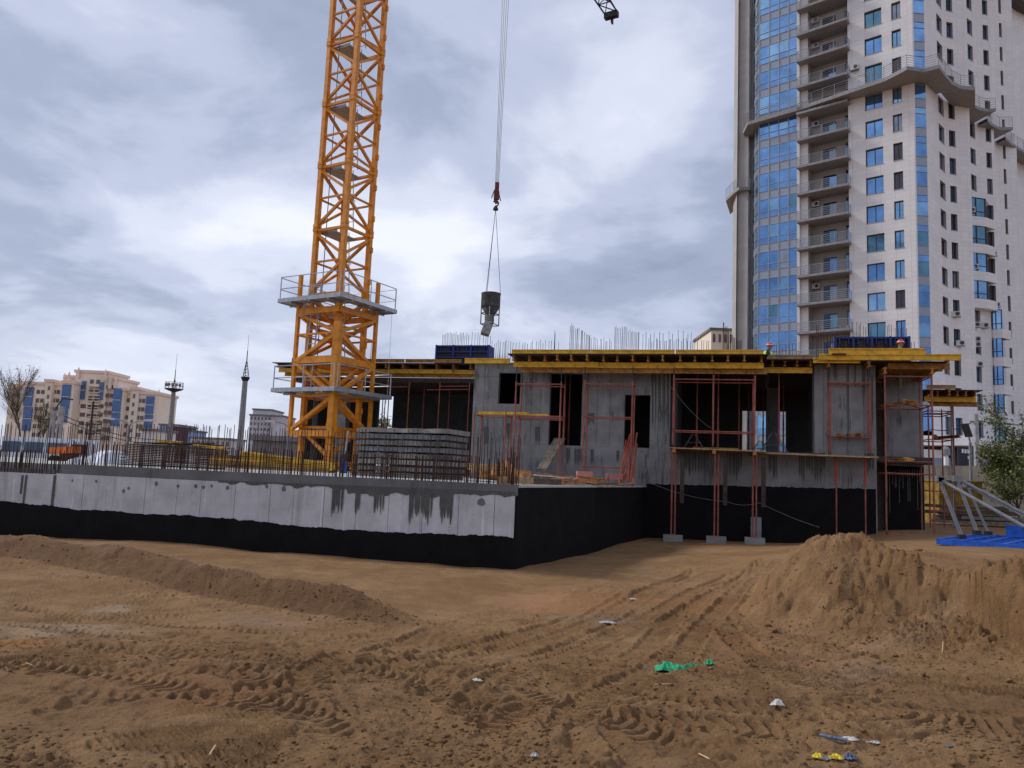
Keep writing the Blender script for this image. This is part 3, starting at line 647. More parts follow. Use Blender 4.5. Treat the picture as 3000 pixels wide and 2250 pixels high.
# right end: a slit, then the recessed corner pier
uE, uF = fu(2592, 1250, 1.3), fu(2705, 1250, 1.3)
fbox(uD, uE, 1.4, 1.6, Zl, Z2, 'plywood_dark', 'back_wall', UB)
fbox(uE, uF, 1.3, 2.4, Zl, fz(2650, 1075, 1.3), 'concrete_facade', 'corner_pier', UB)
fbox(uE + .05, uF - .02, 1.285, 1.3, Zl, fz(2650, 1366, 1.3), 'bitumen', 'bitumen_coat', UB)
for k in range(16):
    px = 2600 + k * 6.6 + random.uniform(-2, 2); a = fac(px, 1376, 1.28); fbox((a - FA).dot(FU) - .006, (a - FA).dot(FU) + .006, 1.27, 1.283, a.z - random.uniform(.2, 1.6), a.z, 'concrete_fence', 'grout_run', UB)
# floors, ceiling, interior walls
VLB = 5.2; uLft = fu(868, 1150, VLB + .4)
DP = 13.0
fbox(uA + .3, uF, .45, DP, FLOOR - .25, FLOOR - .02, 'concrete_shaded', 'floor_slab', UB)
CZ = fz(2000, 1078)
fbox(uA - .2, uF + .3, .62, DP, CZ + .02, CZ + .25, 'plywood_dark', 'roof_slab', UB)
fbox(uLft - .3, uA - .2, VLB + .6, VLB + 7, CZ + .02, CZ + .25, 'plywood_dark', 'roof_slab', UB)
fbox(uA, uA + .25, .3, 12, DECK, CZ, 'concrete_shaded', 'cross_wall', UB)
fbox(uB, uB + .25, .3, 5.2, FLOOR, CZ, 'concrete_shaded', 'cross_wall', UB)
fbox(uC + .1, uC + .35, .62, 2.6, FLOOR, CZ, 'concrete_shaded', 'cross_wall', UB)
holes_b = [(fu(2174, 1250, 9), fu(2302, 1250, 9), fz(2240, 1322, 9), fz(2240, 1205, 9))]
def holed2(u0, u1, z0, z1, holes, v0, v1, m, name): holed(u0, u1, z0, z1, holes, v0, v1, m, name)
holed2(uB - 2, uF, FLOOR, CZ, holes_b, 8.8, 9.05, 'concrete_shaded', 'back_wall')
holed2(uA + .3, uB, FLOOR, CZ, [], 6.0, 6.25, 'concrete_shaded', 'back_wall')
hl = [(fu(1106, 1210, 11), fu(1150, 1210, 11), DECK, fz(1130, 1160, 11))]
holed2(uLft - 1.5, uA, DECK, CZ, hl, 11.0, 11.25, 'concrete_shaded', 'back_wall')
fbox(uLft - .1, uLft + .15, VLB + 1.2, 11, DECK, CZ, 'concrete_shaded', 'cross_wall', UB)
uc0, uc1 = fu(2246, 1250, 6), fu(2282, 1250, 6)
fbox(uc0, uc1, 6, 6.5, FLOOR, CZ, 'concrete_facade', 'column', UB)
for px in (890, 985): 
    a = fu(px, 1250, VLB + 2); fbox(a, a + .5, VLB + 2, VLB + 2.5, DECK, CZ, 'concrete_facade', 'column', UB)
# starter bars standing on the roof
rb_r = unit_tube('rebar', .0105, 'rebar_dark', 4); rb_r2 = unit_tube('rebar', .013, 'rebar_rust', 4)
RZ = CZ + .24
def bars(px0, px1, step, ytop0, ytop1, v, jit=2.0, m=None, ybase=1052):
    px = px0
    while px < px1:
        f = (px - px0) / max(1, px1 - px0); yt = ytop0 + (ytop1 - ytop0) * f + random.uniform(-6, 6)
        a = fac(px, ybase, v); b = fac(px + (ybase - yt) * .04, yt, v); h = b.z - RZ
        q = V(a.x, a.y, RZ - .02); along(m or rb_r, 'rebar', q, q + V(random.gauss(0, .015), random.gauss(0, .015), max(.2, h)), UB); px += step + random.uniform(-jit, jit)
bars(1294, 1362, 4.4, 977, 976, 6.6, .8); bars(1364, 1436, 8, 976, 978, 6.6); bars(1440, 1500, 5, 1002, 998, 3.0); bars(1500, 1640, 8, 1000, 998, 3.0, 3)
bars(1622, 1626, 4, 972, 975, 3.0); bars(1668, 1726, 3.6, 948, 985, 5.0, .8); bars(1727, 1790, 5, 985, 997, 4.0); bars(1798, 1868, 4.2, 952, 972, 5.0, 1); bars(1870, 2030, 13, 972, 970, 4.0, 4)
bars(1900, 2080, 7, 995, 993, 3.0, 3); bars(2118, 2148, 3.0, 945, 985, 3.0, .6, rb_r2); bars(2150, 2172, 2.6, 985, 1000, 3.0, .6, rb_r2); bars(1085, 1101, 6, 1000, 1000, 6.5)
bars(2255, 2340, 9, 1015, 1005, 3.0, 3); bars(2392, 2440, 7, 955, 975, 3.0, 3, rb_r2); bars(2500, 2560, 7, 945, 960, 5.0, 3); bars(2600, 2660, 9, 950, 965, 5.0, 4); bars(2440, 2640, 16, 990, 995, 1.2, 6); bars(2672, 2690, 12, 1000, 1000, 1.5)
for k in range(10):
    a = fac(1700 + k * 9 + random.uniform(-4, 4), 1040, 3.0); q = V(a.x, a.y, RZ); along(rb_r2, 'tie_bar', q, q + V(random.uniform(-.5, .5), .1, random.uniform(.15, .45)), UB)

# ------------------------------------------------------------------ slab formwork bays (timber I-beams under plywood)
def bay(label, u0, u1, vf, vb, ztop, nj, edge=True, led_z=None, ext=(0, 0), grp='slab formwork bays', two=True, edge_m='beam_yellow', ply_over=.12):
    R_ = thing('slab_formwork', LP((u0 + u1) / 2, vf, ztop - .5), label, 'formwork', grp)
    zj = ztop - .14
    fbox(u0 - ply_over, u1 + ply_over, vf - .05, vb, ztop - .03, ztop, 'plywood_dark', 'plywood_sheet', R_)
    for k in range(nj):
        u_ = u0 + .12 + (u1 - u0 - .24) * k / (nj - 1) + random.uniform(-.04, .04); dv = random.uniform(-.12, .12)
        ibeam(LP(u_, vf + .05 + dv, zj), LP(u_ + random.uniform(-.02, .02), min(vb, vf + 3.3), zj)).build('joist', 'beam_worn', R_)
    zl = zj - .205
    for kk, vv in enumerate(((vf + .42, vf + .62) if two else (vf + .42,))):
        n = max(1, round((u1 - u0) / 3.4)); 
        for k in range(n):
            a = u0 + ext[0] + (u1 - u0 + ext[1] - ext[0]) * k / n + (.25 * kk); b = u0 + ext[0] + (u1 - u0 + ext[1] - ext[0]) * (k + 1) / n + (.22 if k < n - 1 else 0) + .12 * kk
            ibeam(LP(a, vv + .1 * (k % 2) * (1 - kk), zl - .17 * kk), LP(b, vv + .1 * (k % 2) * (1 - kk), zl - .17 * kk)).build('ledger_beam', 'beam_yellow' if kk == 0 else 'beam_worn', R_)
    if edge:
        n = max(1, round((u1 - u0) / 3.6))
        for k in range(n):
            a = u0 + (u1 - u0) * k / n; b = u0 + (u1 - u0) * (k + 1) / n - .03
            ibeam(LP(a, vf + .10, ztop + .09), LP(b, vf + .10, ztop + .09), .16, .08).build('edge_beam', edge_m, R_)
    return R_
# middle bay, sticking out over the balconies
vm = -1.55
um0, um1 = fu(1497, 1045, vm), fu(2240, 1045, vm); ztm = fz(1900, 1037, vm)
BM_ = bay('long yellow slab formwork bay over the doorways, widest of the bays', um0, um1, vm, .60, ztm, 17)
vL = VLB; ul0 = fu(806, 1055, vL); ztl = fz(1250, 1064, vL)
BL_ = bay('slab formwork bay behind the crane mast, resting beside the left pier', ul0, uA - .05, vL, vL + 3, ztl, 15, edge=False)
for a, b in ((1062, 1185), (1188, 1352)):
    ibeam(V(*fac(a, 1055, vL)[:2], ztl + .11), V(*fac(b, 1055, vL)[:2], ztl + .11), .17, .08).build('edge_beam', 'beam_worn', BL_)
ibeam(fac(1362, 1057, -.2), V(*fac(1494, 1058, -.2)[:2], fac(1362, 1057, -.2).z), .2, .09).build('edge_beam', 'beam_yellow', BL_)
fbox(fu(845, 1060, vL), fu(900, 1060, vL), vL + .3, vL + 1.8, ztl + .02, ztl + .28, 'asphalt_roof', 'formwork_box', BL_)
um2, um3 = fu(2222, 1045, -.5), fu(2384, 1045, -.5)
BC_ = bay('short set-back slab formwork bay between the long bay and the right pier', um2, um3, -.5, .60, fz(2300, 1052, -.5), 5, edge=True, edge_m='plywood_edge', two=False)
# right bay: two big yellow beams lying on ledgers that run back
vr = -.75; BR_ = thing('slab_formwork', LP(uD, vr, 5.8), 'yellow slab formwork bay jutting out past the right corner pier', 'formwork', 'slab formwork bays')
ur0, ur1 = fu(2383, 1045, vr), fu(2812, 1045, vr)
def rz(py, px=2600, v=vr): return fz(px, py, v)
ibeam(LP(fu(2428, 1030, vr), vr, rz(1030)), LP(fu(2712, 1030, vr), vr, rz(1030, 2600)), .22, .1).build('edge_beam', 'beam_yellow', BR_)
ibeam(LP(fu(2398, 1046, vr), vr - .12, rz(1048)), LP(ur1, vr - .12, rz(1048)), .21, .1).build('edge_beam', 'beam_yellow', BR_)
ibeam(LP(ur0, vr + .02, rz(1056, 2420)), LP(fu(2520, 1050, vr), vr + .02, rz(1056, 2420)), .18, .1).build('edge_beam', 'beam_yellow', BR_)
fbox(fu(2435, 1037, vr), fu(2475, 1037, vr), vr - .25, vr - .17, rz(1040, 2450) - .04, rz(1040, 2450) + .02, 'plywood_dark', 'board_stub', BR_)
zr = rz(1048) - .12
for k in range(9):   # joists run along the facade at growing depth so that their ends step back
    v_ = vr + .5 + k * .5; ibeam(LP(fu(2592, 1060, .2), v_, zr - .1), LP(ur1 - .25 - .10 * k + random.uniform(-.08, .08), v_, zr - .1)).build('joist', 'beam_worn', BR_)
fbox(ur0, ur1 - .3, vr + .2, 4.6, zr + .012, zr + .035, 'plywood_dark', 'plywood_sheet', BR_)
for px in (2427, 2545, 2590, 2728):
    u_ = fu(px, 1065, vr + .2); ibeam(LP(u_, vr - .02, zr - .32 if px > 2560 else zr - .1), LP(u_, 3.6 if px > 2560 else .0, zr - .32 if px > 2560 else zr - .1)).build('ledger_beam', 'beam_worn', BR_)
# low bay at the far right end of the building
ve = 5.0; ue0, ue1 = fu(2716, 1140, ve), fu(2868, 1140, ve); zte = fz(2800, 1142, ve)
BE_ = bay('small low slab formwork deck on a red tower beyond the corner pier', ue0, ue1, ve, ve + 3, zte, 6, edge=False, two=True)
ibeam(LP(ue0, ve + .1, zte + .12), LP(fu(2802, 1135, ve), ve + .1, zte + .12), .16, .08).build('edge_beam', 'plywood_edge', BE_)
fbox(uF, ue1 + .2, ve + .5, ve + 3.2, zte + .01, zte + .05, 'plywood_dark', 'plywood_sheet', BE_)

# ------------------------------------------------------------------ shoring scaffold towers
tub = unit_tube('standard', .030, 'scaffold_red', 7); tubl = unit_tube('rail', .024, 'scaffold_red', 6); jack = unit_tube('jack', .018, 'rebar_dark', 6); brace = unit_tube('brace', .016, 'scaffold_red', 5)
def tower(label, us, vs_, z0, z1, rails, ztop, parent=None, base=True, hor_v=True, jk=True):
    T = thing('shoring_scaffold', LP(sum(us) / len(us), sum(vs_) / 2, z0), label, 'scaffold', 'red shoring scaffolds')
    for u_ in us:
        for v_ in vs_:
            lean = random.gauss(0, .01)
            along(tub, 'standard', LP(u_, v_, z0 + (.12 if base else 0)), LP(u_ + lean, v_, z1), T)
            if jk: along(jack, 'jack', LP(u_ + lean, v_, z1 - .05), LP(u_ + lean, v_, ztop), T)
            if base: along(jack, 'jack', LP(u_, v_, z0 - .01), LP(u_, v_, z0 + .2), T)
    for z in rails:
        for v_ in vs_:
            for a, b in zip(us, us[1:]): along(tubl, 'rail', LP(a, v_, z), LP(b, v_, z), T); 
        for u_ in (us[0], us[-1]): along(tubl, 'rail', LP(u_, vs_[0], z + .01), LP(u_, vs_[1], z + .01), T)
    return T
v0, v1 = -1.25, -.45
Dk = DECK
T1 = tower('red scaffold tower before the small window and left doorway', [fu(1510, 1200, v0), fu(1642, 1200, v0)], (v0, v1), Dk, fz(1575, 1118, v0), [fz(1575, 1125, v0), fz(1575, 1219, v0), fz(1575, 1225, v0)], ztm - .44)
T2 = tower('red scaffold tower between the two doorways', [fu(1711, 1200, v0), fu(1851, 1200, v0)], (v0, v1), Dk, fz(1780, 1115, v0), [fz(1780, 1125, v0), fz(1780, 1222, v0), fz(1780, 1369, v0)], ztm - .44)
T0 = tower('low red scaffold with plank deck left of the small window', [fu(1392, 1240, v0), fu(1482, 1240, v0)], (v0 - .1, v1), Dk, fz(1440, 1207, v0), [fz(1440, 1217, v0)], ztm, jk=False)
plm = MB().box((0, 0, 0), (1, 1, 1)).mesh('plank', 'plank')
def plank(name, p, q, w=.18, t=.04, m='plank', parent=None, label=None, cat=None, grp=None):
    o = MB().bar(p, q, w, t).build(name, m, parent)
    return tag(o, label, cat, grp) if label else o
plank('plank', LP(fu(1398, 1210, v0), v0 + .25, fz(1440, 1209, v0)), LP(fu(1546, 1212, v0), v0 + .25, fz(1440, 1209, v0) + .01), .22, .10, 'beam_yellow', None, 'yellow timber lying on the low scaffold by the left pier', 'timber')
plank('plank', LP(fu(1540, 1212, v0), v0 + .3, fz(1575, 1214, v0)), LP(fu(1604, 1212, v0), v0 + .3, fz(1575, 1214, v0)), .22, .06, 'beam_yellow', None, 'short yellow timber on the scaffold before the left doorway', 'timber')
# cantilever balcony platform with scaffold bays on it
zp = fz(2080, 1316, -1.3); vp0, vp1 = -1.5, -.02
PL_ = thing('work_platform', LP(fu(2085, 1316, -1.3), -.8, zp), 'long plank work platform across the middle opening', 'platform')
for k in range(6):
    v_ = vp0 + .12 + k * .25; MB().bar(LP(fu(1960, 1316, v0), v_, zp), LP(fu(2240, 1316, v0) + random.uniform(-.1, .1), v_, zp - .02), .235, .04).build('plank', 'plank', PL_)
for k in range(5):
    v_ = -.95 + k * .2; MB().bar(LP(fu(2215, 1322, -.6), v_, zp - .06), LP(fu(2566, 1328, -.6), v_, zp - .085), .19, .05).build('plank', 'plank', PL_)
for px in (1975, 2092, 2210): fbox(fu(px, 1320, v0) - .06, fu(px, 1320, v0) + .06, vp0, vp1, zp - .16, zp - .03, 'beam_worn', 'bearer', PL_)
T3 = tower('red two-bay scaffold on the plank platform in the middle opening', [fu(1972, 1200, v0), fu(2090, 1200, v0), fu(2210, 1200, v0)], (v0, -.35), zp + .02, fz(2090, 1100, v0), [fz(2090, 1112, v0), fz(2090, 1264, v0)], ztm - .44)
def prop_leg(px, v_, ztop, label, bw=(.55, .4, .22)):
    u_ = fu(px, 1450, v_); q = LP(u_, v_, 0); zb = gh(q.x, q.y)
    B = thing('block_footing', LP(u_, v_, zb), label, 'footing', 'concrete block footings')
    for dx, rot in ((-.14, .02), (.18, -.05)):
        MB().box(LP(u_ + dx, v_ + abs(dx) * .4, zb + .09), (.34, .42, .26), FAX).build('block', 'concrete_block', B)
    T = thing('shoring_prop', LP(u_, v_, zb + .22), label.replace('concrete block footing', 'rusty double prop standing on the block footing'), 'prop', 'props under the platform')
    for d in (-.05, .07): along(tub, 'standard', LP(u_ + d, v_ + abs(d), zb + .24), LP(u_ + d, v_ + abs(d), ztop), T)
    MB().box(LP(u_, v_, zb + .235), (.22, .2, .03), FAX).build('base_plate', 'scaffold_red', T)
    MB().box(LP(u_ + .3, v_ + .05, ztop - .9), (.14, .14, 1.7), FAX).build('timber_post', 'plywood_dark', T)
prop_leg(1972, v0, zp - .16, 'concrete block footing nearest the black side wall'); prop_leg(2098, v0, zp - .16, 'concrete block footing in the middle of the three'); prop_leg(2210, v0, zp - .16, 'concrete block footing nearest the sand heap')
q = fac(2215, 1560, -.35); tag(MB().box(V(q.x, q.y, gh(q.x, q.y) + .42), (.36, .06, .95), (FU, (FV + V(0, 0, .12)).normalized(), V(0, 0, 1))).build('leaning_board', 'steel_grey'), 'grey board leaning on the black wall behind the right footing', 'board')
vq = -.5
T4 = tower('red scaffold frame before the right pier on the platform end', [fu(2432, 1200, vq), fu(2550, 1200, vq)], (vq, -.12), zp - .03, fz(2490, 1112, vq), [fz(2490, 1122, vq), fz(2490, 1281, vq)], zr - .2)
for px in (2450, 2535):
    u_ = fu(px, 1400, vq); q = LP(u_, vq, 0); zb = gh(q.x, q.y)
    T = thing('shoring_prop', LP(u_, vq, zb), 'thin rusty prop with bright red sleeve, ' + ('left' if px < 2500 else 'right') + ' of the pair under the pier platform', 'prop', 'props under the platform')
    along(unit_tube('inner_tube', .026, 'scaffold_red', 7), 'inner_tube', LP(u_, vq, zb - .02), LP(u_, vq, zp - .1), T); along(unit_tube('sleeve', .045, 'prop_orange', 8), 'sleeve', LP(u_, vq, fz(px, 1410, vq)), LP(u_, vq, zp - .12), T)
    MB().box(LP(u_, vq, fz(px, 1410, vq)), (.13, .13, .05), FAX).build('collar', 'prop_orange', T)
vz = -.55; zg5 = .62
T5 = tower('tall red scaffold tower at the right corner pier', [fu(2594, 1300, vz), fu(2733, 1300, vz)], (vz, 1.0), zg5, fz(2660, 1078, vz), [fz(2660, 1103, vz), fz(2660, 1187, vz), fz(2660, 1352, vz), fz(2660, 1388, vz)], zr - .22)
fbox(fu(2602, 1555, vz), fu(2735, 1560, vz), vz - .06, vz + .06, zg5 - .08, zg5 + .12, 'scaffold_red', 'sole_beam', T5)
T6 = tower('dark red scaffold tower under the low deck beyond the pier', [fu(2718, 1250, ve + .5), fu(2790, 1250, ve + .5)], (ve + .4, ve + 1.9), .6, fz(2760, 1190, ve), [fz(2760, 1202, ve), fz(2760, 1209, ve), fz(2760, 1287, ve), fz(2760, 1440, ve), fz(2760, 1500, ve)], zte - .6)
# timber offcuts lying on the rails
def offcut(px, py, v_, L, ang, label, m='beam_worn'):
    c = fac(px, py, v_); d = FV * math.cos(ang) + FU * math.sin(ang); o = ibeam(c - d * L / 2, c + d * L / 2, .12, .11).build('timber_beam', m); tag(o, label, 'beam', 'beams laid on scaffold rails')
offcut(2628, 1184, vz + .5, 2.0, -.35, 'short yellow beam laid across the upper rail of the corner scaffold'); offcut(2672, 1183, vz + .6, 2.1, .45, 'slanted orange beam beside another on the upper rail of the corner scaffold')
offcut(2616, 1348, vz + .5, 1.9, -.2, 'yellow beam end on the middle rail of the corner scaffold, left one'); offcut(2668, 1348, vz + .6, 1.9, .4, 'yellow beam on the middle rail of the corner scaffold, right one', 'beam_yellow')
offcut(2460, 1274, vq + .15, .6, 0.1, 'first beam stub on the frame before the right pier'); offcut(2487, 1275, vq + .15, .6, 0, 'middle beam stub on the frame before the right pier'); offcut(2516, 1274, vq + .15, .6, -.1, 'last beam stub on the frame before the right pier')
offcut(2742, 1281, ve + 1.0, 1.8, .3, 'dark beam on the rail of the scaffold beyond the pier'); offcut(2772, 1281, ve + 1.0, 1.8, -.3, 'second dark beam on the rail of the scaffold beyond the pier')
# inner props carrying the ceiling
pr = unit_tube('inner_tube', .028, 'scaffold_red', 6)
ORD = ['first', 'second', 'third', 'fourth', 'fifth', 'sixth', 'seventh', 'eighth', 'ninth', 'tenth', 'eleventh']
PROPS = ((1195, .9, 1), (1285, .9, 1), (1372, .8, 1), (1240, 3.0, 1), (1050, 2.0, 1), (1315, 3.0, 1), (2042, 1.2, 0), (2104, 1.0, 0), (2165, 2.5, 0), (2282, .5, 0), (2193, 6, 0), (2205, 6.5, 0), (2236, 7, 0), (2295, 5, 0), (1655, 1.2, 0), (1668, 1.4, 0), (1120, 6.0, 1), (1127, 6.3, 1), (1137, 6.1, 1))
for i, (px, v_, hi) in enumerate(PROPS):
    zb = DECK if hi else FLOOR; v_ += 4.7 if hi else 0; u_ = fu(px, 1200, v_); wh = 'left open bay' if hi else 'dark middle opening'
    T = thing('ceiling_prop', LP(u_, v_, zb), f'rusty steel ceiling prop, {ORD[sorted(x for x, _, h in PROPS if h == hi).index(px)]} from the left in the {wh}', 'prop', f'ceiling props in the {wh}')
    along(pr, 'inner_tube', LP(u_, v_, zb), LP(u_, v_, CZ), T); along(unit_tube('outer_tube', .036, 'scaffold_red', 6) if i == 0 else bpy.data.meshes['outer_tube'], 'outer_tube', LP(u_, v_, zb), LP(u_, v_, zb + 1.6), T)
fr = thing('rail_frame', LP(fu(1330, 1120, 5.6), 5.6, DECK), 'pale horizontal guard rails across the left open bay', 'rail')
for a, b, py in ((1095, 1193, 1134), (1288, 1370, 1132), (1250, 1372, 1142)): along(tubl, 'rail', fac(a, py, 5.58), fac(b, py - 1, 5.58), fr)
# trestles inside the middle opening
for px, lab in ((2032, 'dark'), (2268, 'pale'), (2228, 'small dark')):
    v_ = 1.4 if px != 2228 else 5; u_ = fu(px, 1290, v_); T = thing('trestle', LP(u_, v_, FLOOR), f'{lab} folding trestle standing on the floor of the middle opening', 'trestle')
    tr = unit_tube('leg', .014, 'steel_grey', 5); s_ = 1 if px != 2268 else 1.25
    for d in (-.42, .42):
        for dv in (0, .5): along(tr, 'leg', LP(u_ + d * s_, v_ + dv, FLOOR), LP(u_ + d * .12, v_ + dv, FLOOR + .62 * s_), T)
    along(tr, 'bar', LP(u_, v_, FLOOR + .62 * s_), LP(u_, v_ + .5, FLOOR + .62 * s_), T); along(tr, 'bar', LP(u_ - .28 * s_, v_, FLOOR + .3), LP(u_ + .28 * s_, v_, FLOOR + .3), T)
o = ibeam(V(*fac(2030, 1299, 2.0)[:2], FLOOR + .08), V(*fac(2162, 1302, 2.0)[:2], FLOOR + .08), .16, .08).build('timber_beam', 'beam_yellow'); tag(o, 'yellow beam lying on the floor inside the middle opening', 'beam')
# cables on the wall
o = MB().path(bezier_sag(fac(1905, 1415, -.1), fac(2130, 1470, -.1), .12) + bezier_sag(fac(2130, 1470, -.1), fac(2225, 1473, -.1), .1)[1:] + bezier_sag(fac(2225, 1473, -.1), fac(2400, 1545, -.15), .05)[1:], .009, 5).build('power_cable', 'steel_grey'); tag(o, 'thin pale cable looping along the black base wall', 'cable')
o = MB().path(bezier_sag(fac(1925, 1072, -.4), fac(2088, 1258, -.3), .25), .006, 5).build('wire', 'steel_grey'); tag(o, 'thin slack wire running down beside the dark middle opening', 'wire')

# ------------------------------------------------------------------ tower crane
CW_, CS = 1.7, 3.0
cc = at(971, 1200, 34.5); CC = V(cc.x, cc.y, DECK)
ca, cb = V(-.866, .5, 0), V(.5, .866, 0)
CN = thing('tower_crane', CC, 'orange lattice tower crane mast with climbing cage and grey platforms', 'crane')
def cpt(a, b, z, w=CW_): return CC + ca * (a * w / 2) + cb * (b * w / 2) + V(0, 0, z)      # a,b = -1 near corner side
def mast_mesh():
    O = V(0, 0, 0); ch, br, pl = MB(), MB(), MB()
    def lp(a, b, z): return ca * (a * CW_ / 2) + cb * (b * CW_ / 2) + V(0, 0, z)
    for a in (-1, 1):
        for b in (-1, 1):
            ch.box(lp(a, b, CS / 2), (.205, .205, CS - .01), (ca, cb, V(0, 0, 1)))
            for zc in (.09, CS - .09): ch.box(lp(a * 1.0, b * 1.0, zc), (.25, .25, .16), (ca, cb, V(0, 0, 1)))
    faces = [((-1, -1), (1, -1)), ((-1, -1), (-1, 1)), ((1, 1), (1, -1)), ((1, 1), (-1, 1))]
    for (n_, f_) in faces:
        br.bar(lp(*f_, CS - .12), lp(*n_, CS - .12), .12); br.bar(lp(*f_, CS - .25), lp(*n_, CS / 2 + .12), .115); br.bar(lp(*n_, CS / 2 - .1), lp(*f_, CS / 2 - .1), .08); br.bar(lp(*n_, CS / 2 - .16), lp(*f_, .12), .115)
        for zg in (CS - .25, .15):
            c0 = lp(*f_, zg).lerp(lp(*n_, zg), .10); br.box(c0, (.22, .02, .26) if abs((lp(*f_, 0) - lp(*n_, 0)).normalized().dot(ca)) > .5 else (.02, .22, .26), (ca, cb, V(0, 0, 1)))
        c0 = lp(*n_, CS / 2 - .02).lerp(lp(*f_, CS / 2), .08); br.box(c0, (.2, .02, .4) if abs((lp(*f_, 0) - lp(*n_, 0)).normalized().dot(ca)) > .5 else (.02, .2, .4), (ca, cb, V(0, 0, 1)))
    pl.box(lp(.35, .1, CS - .2), (.95, 1.3, .04), (ca, cb, V(0, 0, 1))); pl.box(lp(.35, -.72, CS - .14), (.95, .04, .10), (ca, cb, V(0, 0, 1)))
    ld = MB()
    for dx in (-.18, .18): ld.bar(lp(-.25, .25, .0) + ca * dx, lp(.05, .25, CS) + ca * dx, .035)
    for k in range(9): q = lp(-.25, .25, .0).lerp(lp(.05, .25, CS), (k + .5) / 9); ld.bar(q - ca * .18, q + ca * .18, .025)
    hoop = MB()
    for zc in (1.5,):
        q = lp(-.1, .1, zc); pts = [q + V(math.cos(t) * .32, math.sin(t) * .32, 0) for t in [k * math.pi / 4 for k in range(9)]]; hoop.path(pts, .014, 4)
    cab = MB().tube(lp(.55, -.75, 0), lp(.55, -.75, CS), .022, 5); 
    lug = MB()
    for zc in (.75, 2.25): lug.box(lp(-1.14, 1.05, zc), (.10, .10, .26), (ca, cb, V(0, 0, 1)))
    return [(n, m.mesh(n, mt)) for n, m, mt in (('chord_set', ch, 'crane_orange'), ('bracing', br, 'crane_orange'), ('landing', pl, 'galvanised'), ('ladder', ld, 'galvanised'), ('safety_hoop', hoop, 'galvanised'), ('cable_run', cab, 'cable'), ('climbing_lug', lug, 'crane_orange'))]
MM = mast_mesh()
zlev = at(971, 677, 34.5).z - DECK      # a section joint seen in the photograph
z = zlev - 4 * CS
while z < 0.05: z += CS
z0m = z - CS if z > 1.6 else z
z = z0m
NZ = []
while z < 37.5:
    sec = bpy.data.objects.new('mast_section', MM[0][1]); COL.link(sec); sec.parent = CN; sec.location = (0, 0, z); WL[sec.name] = CC + V(0, 0, z)
    for n, me in MM[1:]: inst(n, me, CC + V(0, 0, z), sec)
    NZ.append(z); z += CS
ztopm = z
# footing legs
for a in (-1, 1):
    for b in (-1, 1): MB().box(cpt(a, b, (z0m + .3) / 2 - .1, 1.74), (.2, .2, z0m + .5), (ca, cb, V(0, 0, 1))).build('base_leg', 'crane_orange', CN)
# climbing cage
CG = 2.45
zc0, zc1 = at(971, 1278, 33.3).z - DECK, at(905, 795, 33.3).z - DECK
cage = thing('tower_crane', CC, 'x', 'x'); bpy.data.objects.remove(cage)
def cq(a, b, z): return cpt(a, b, z, CG)
post = MB()
for a, b in ((1, -1), (-1, 1), (1, 1)): MB().box(cq(a, b, (zc0 + zc1) / 2), (.15, .15, zc1 - zc0), (ca, cb, V(0, 0, 1))).build('cage_post', 'crane_orange', CN)
MB().box(cq(-1, -1, (zc0 + zc1 - 2.3) / 2), (.30, .30, zc1 - 2.3 - zc0), (ca, cb, V(0, 0, 1))).build('cage_post', 'crane_orange', CN)
levels = [zc0 + .1, zc0 + (zc1 - zc0) * .46, zc1 - 1.7, ]
for n_, f_ in (((-1, -1), (1, -1)), ((-1, -1), (-1, 1)), ((1, 1), (1, -1)), ((1, 1), (-1, 1))):
    for i, zl in enumerate(levels): MB().bar(cq(*n_, zl), cq(*f_, zl), .12, .26 if i != 1 else .3).build('cage_girt', 'crane_orange', CN)
    zs = [zc0 + .2, zc0 + (zc1 - zc0) * .24, zc0 + (zc1 - zc0) * .45, zc0 + (zc1 - zc0) * .62, zc1 - 1.8]
    for k in range(4):
        p_, q_ = (n_, f_) if k % 2 else (f_, n_); MB().bar(cq(*p_, zs[k]), cq(*q_, zs[k + 1]), .145).build('cage_brace', 'crane_orange', CN)
    MB().bar(cq(*n_, zs[1]), cq(*f_, zs[1]), .08).build('cage_brace', 'crane_orange', CN); MB().bar(cq(*n_, zs[3]), cq(*f_, zs[3]), .08).build('cage_brace', 'crane_orange', CN)
for n_, f_ in (((-1, -1), (1, -1)), ((-1, -1), (-1, 1))):
    MB().bar(cpt(*n_, .35, 1.74), cpt(*f_, .35, 1.74), .12, .2).build('base_girt', 'crane_orange', CN); MB().bar(cpt(*n_, .1, 1.74).lerp(cpt(*f_, .1, 1.74), .18), cpt(*n_, .9, 1.74), .1).build('base_knee', 'crane_orange', CN); MB().bar(cpt(*f_, .1, 1.74).lerp(cpt(*n_, .1, 1.74), .18), cpt(*f_, .9, 1.74), .1).build('base_knee', 'crane_orange', CN)
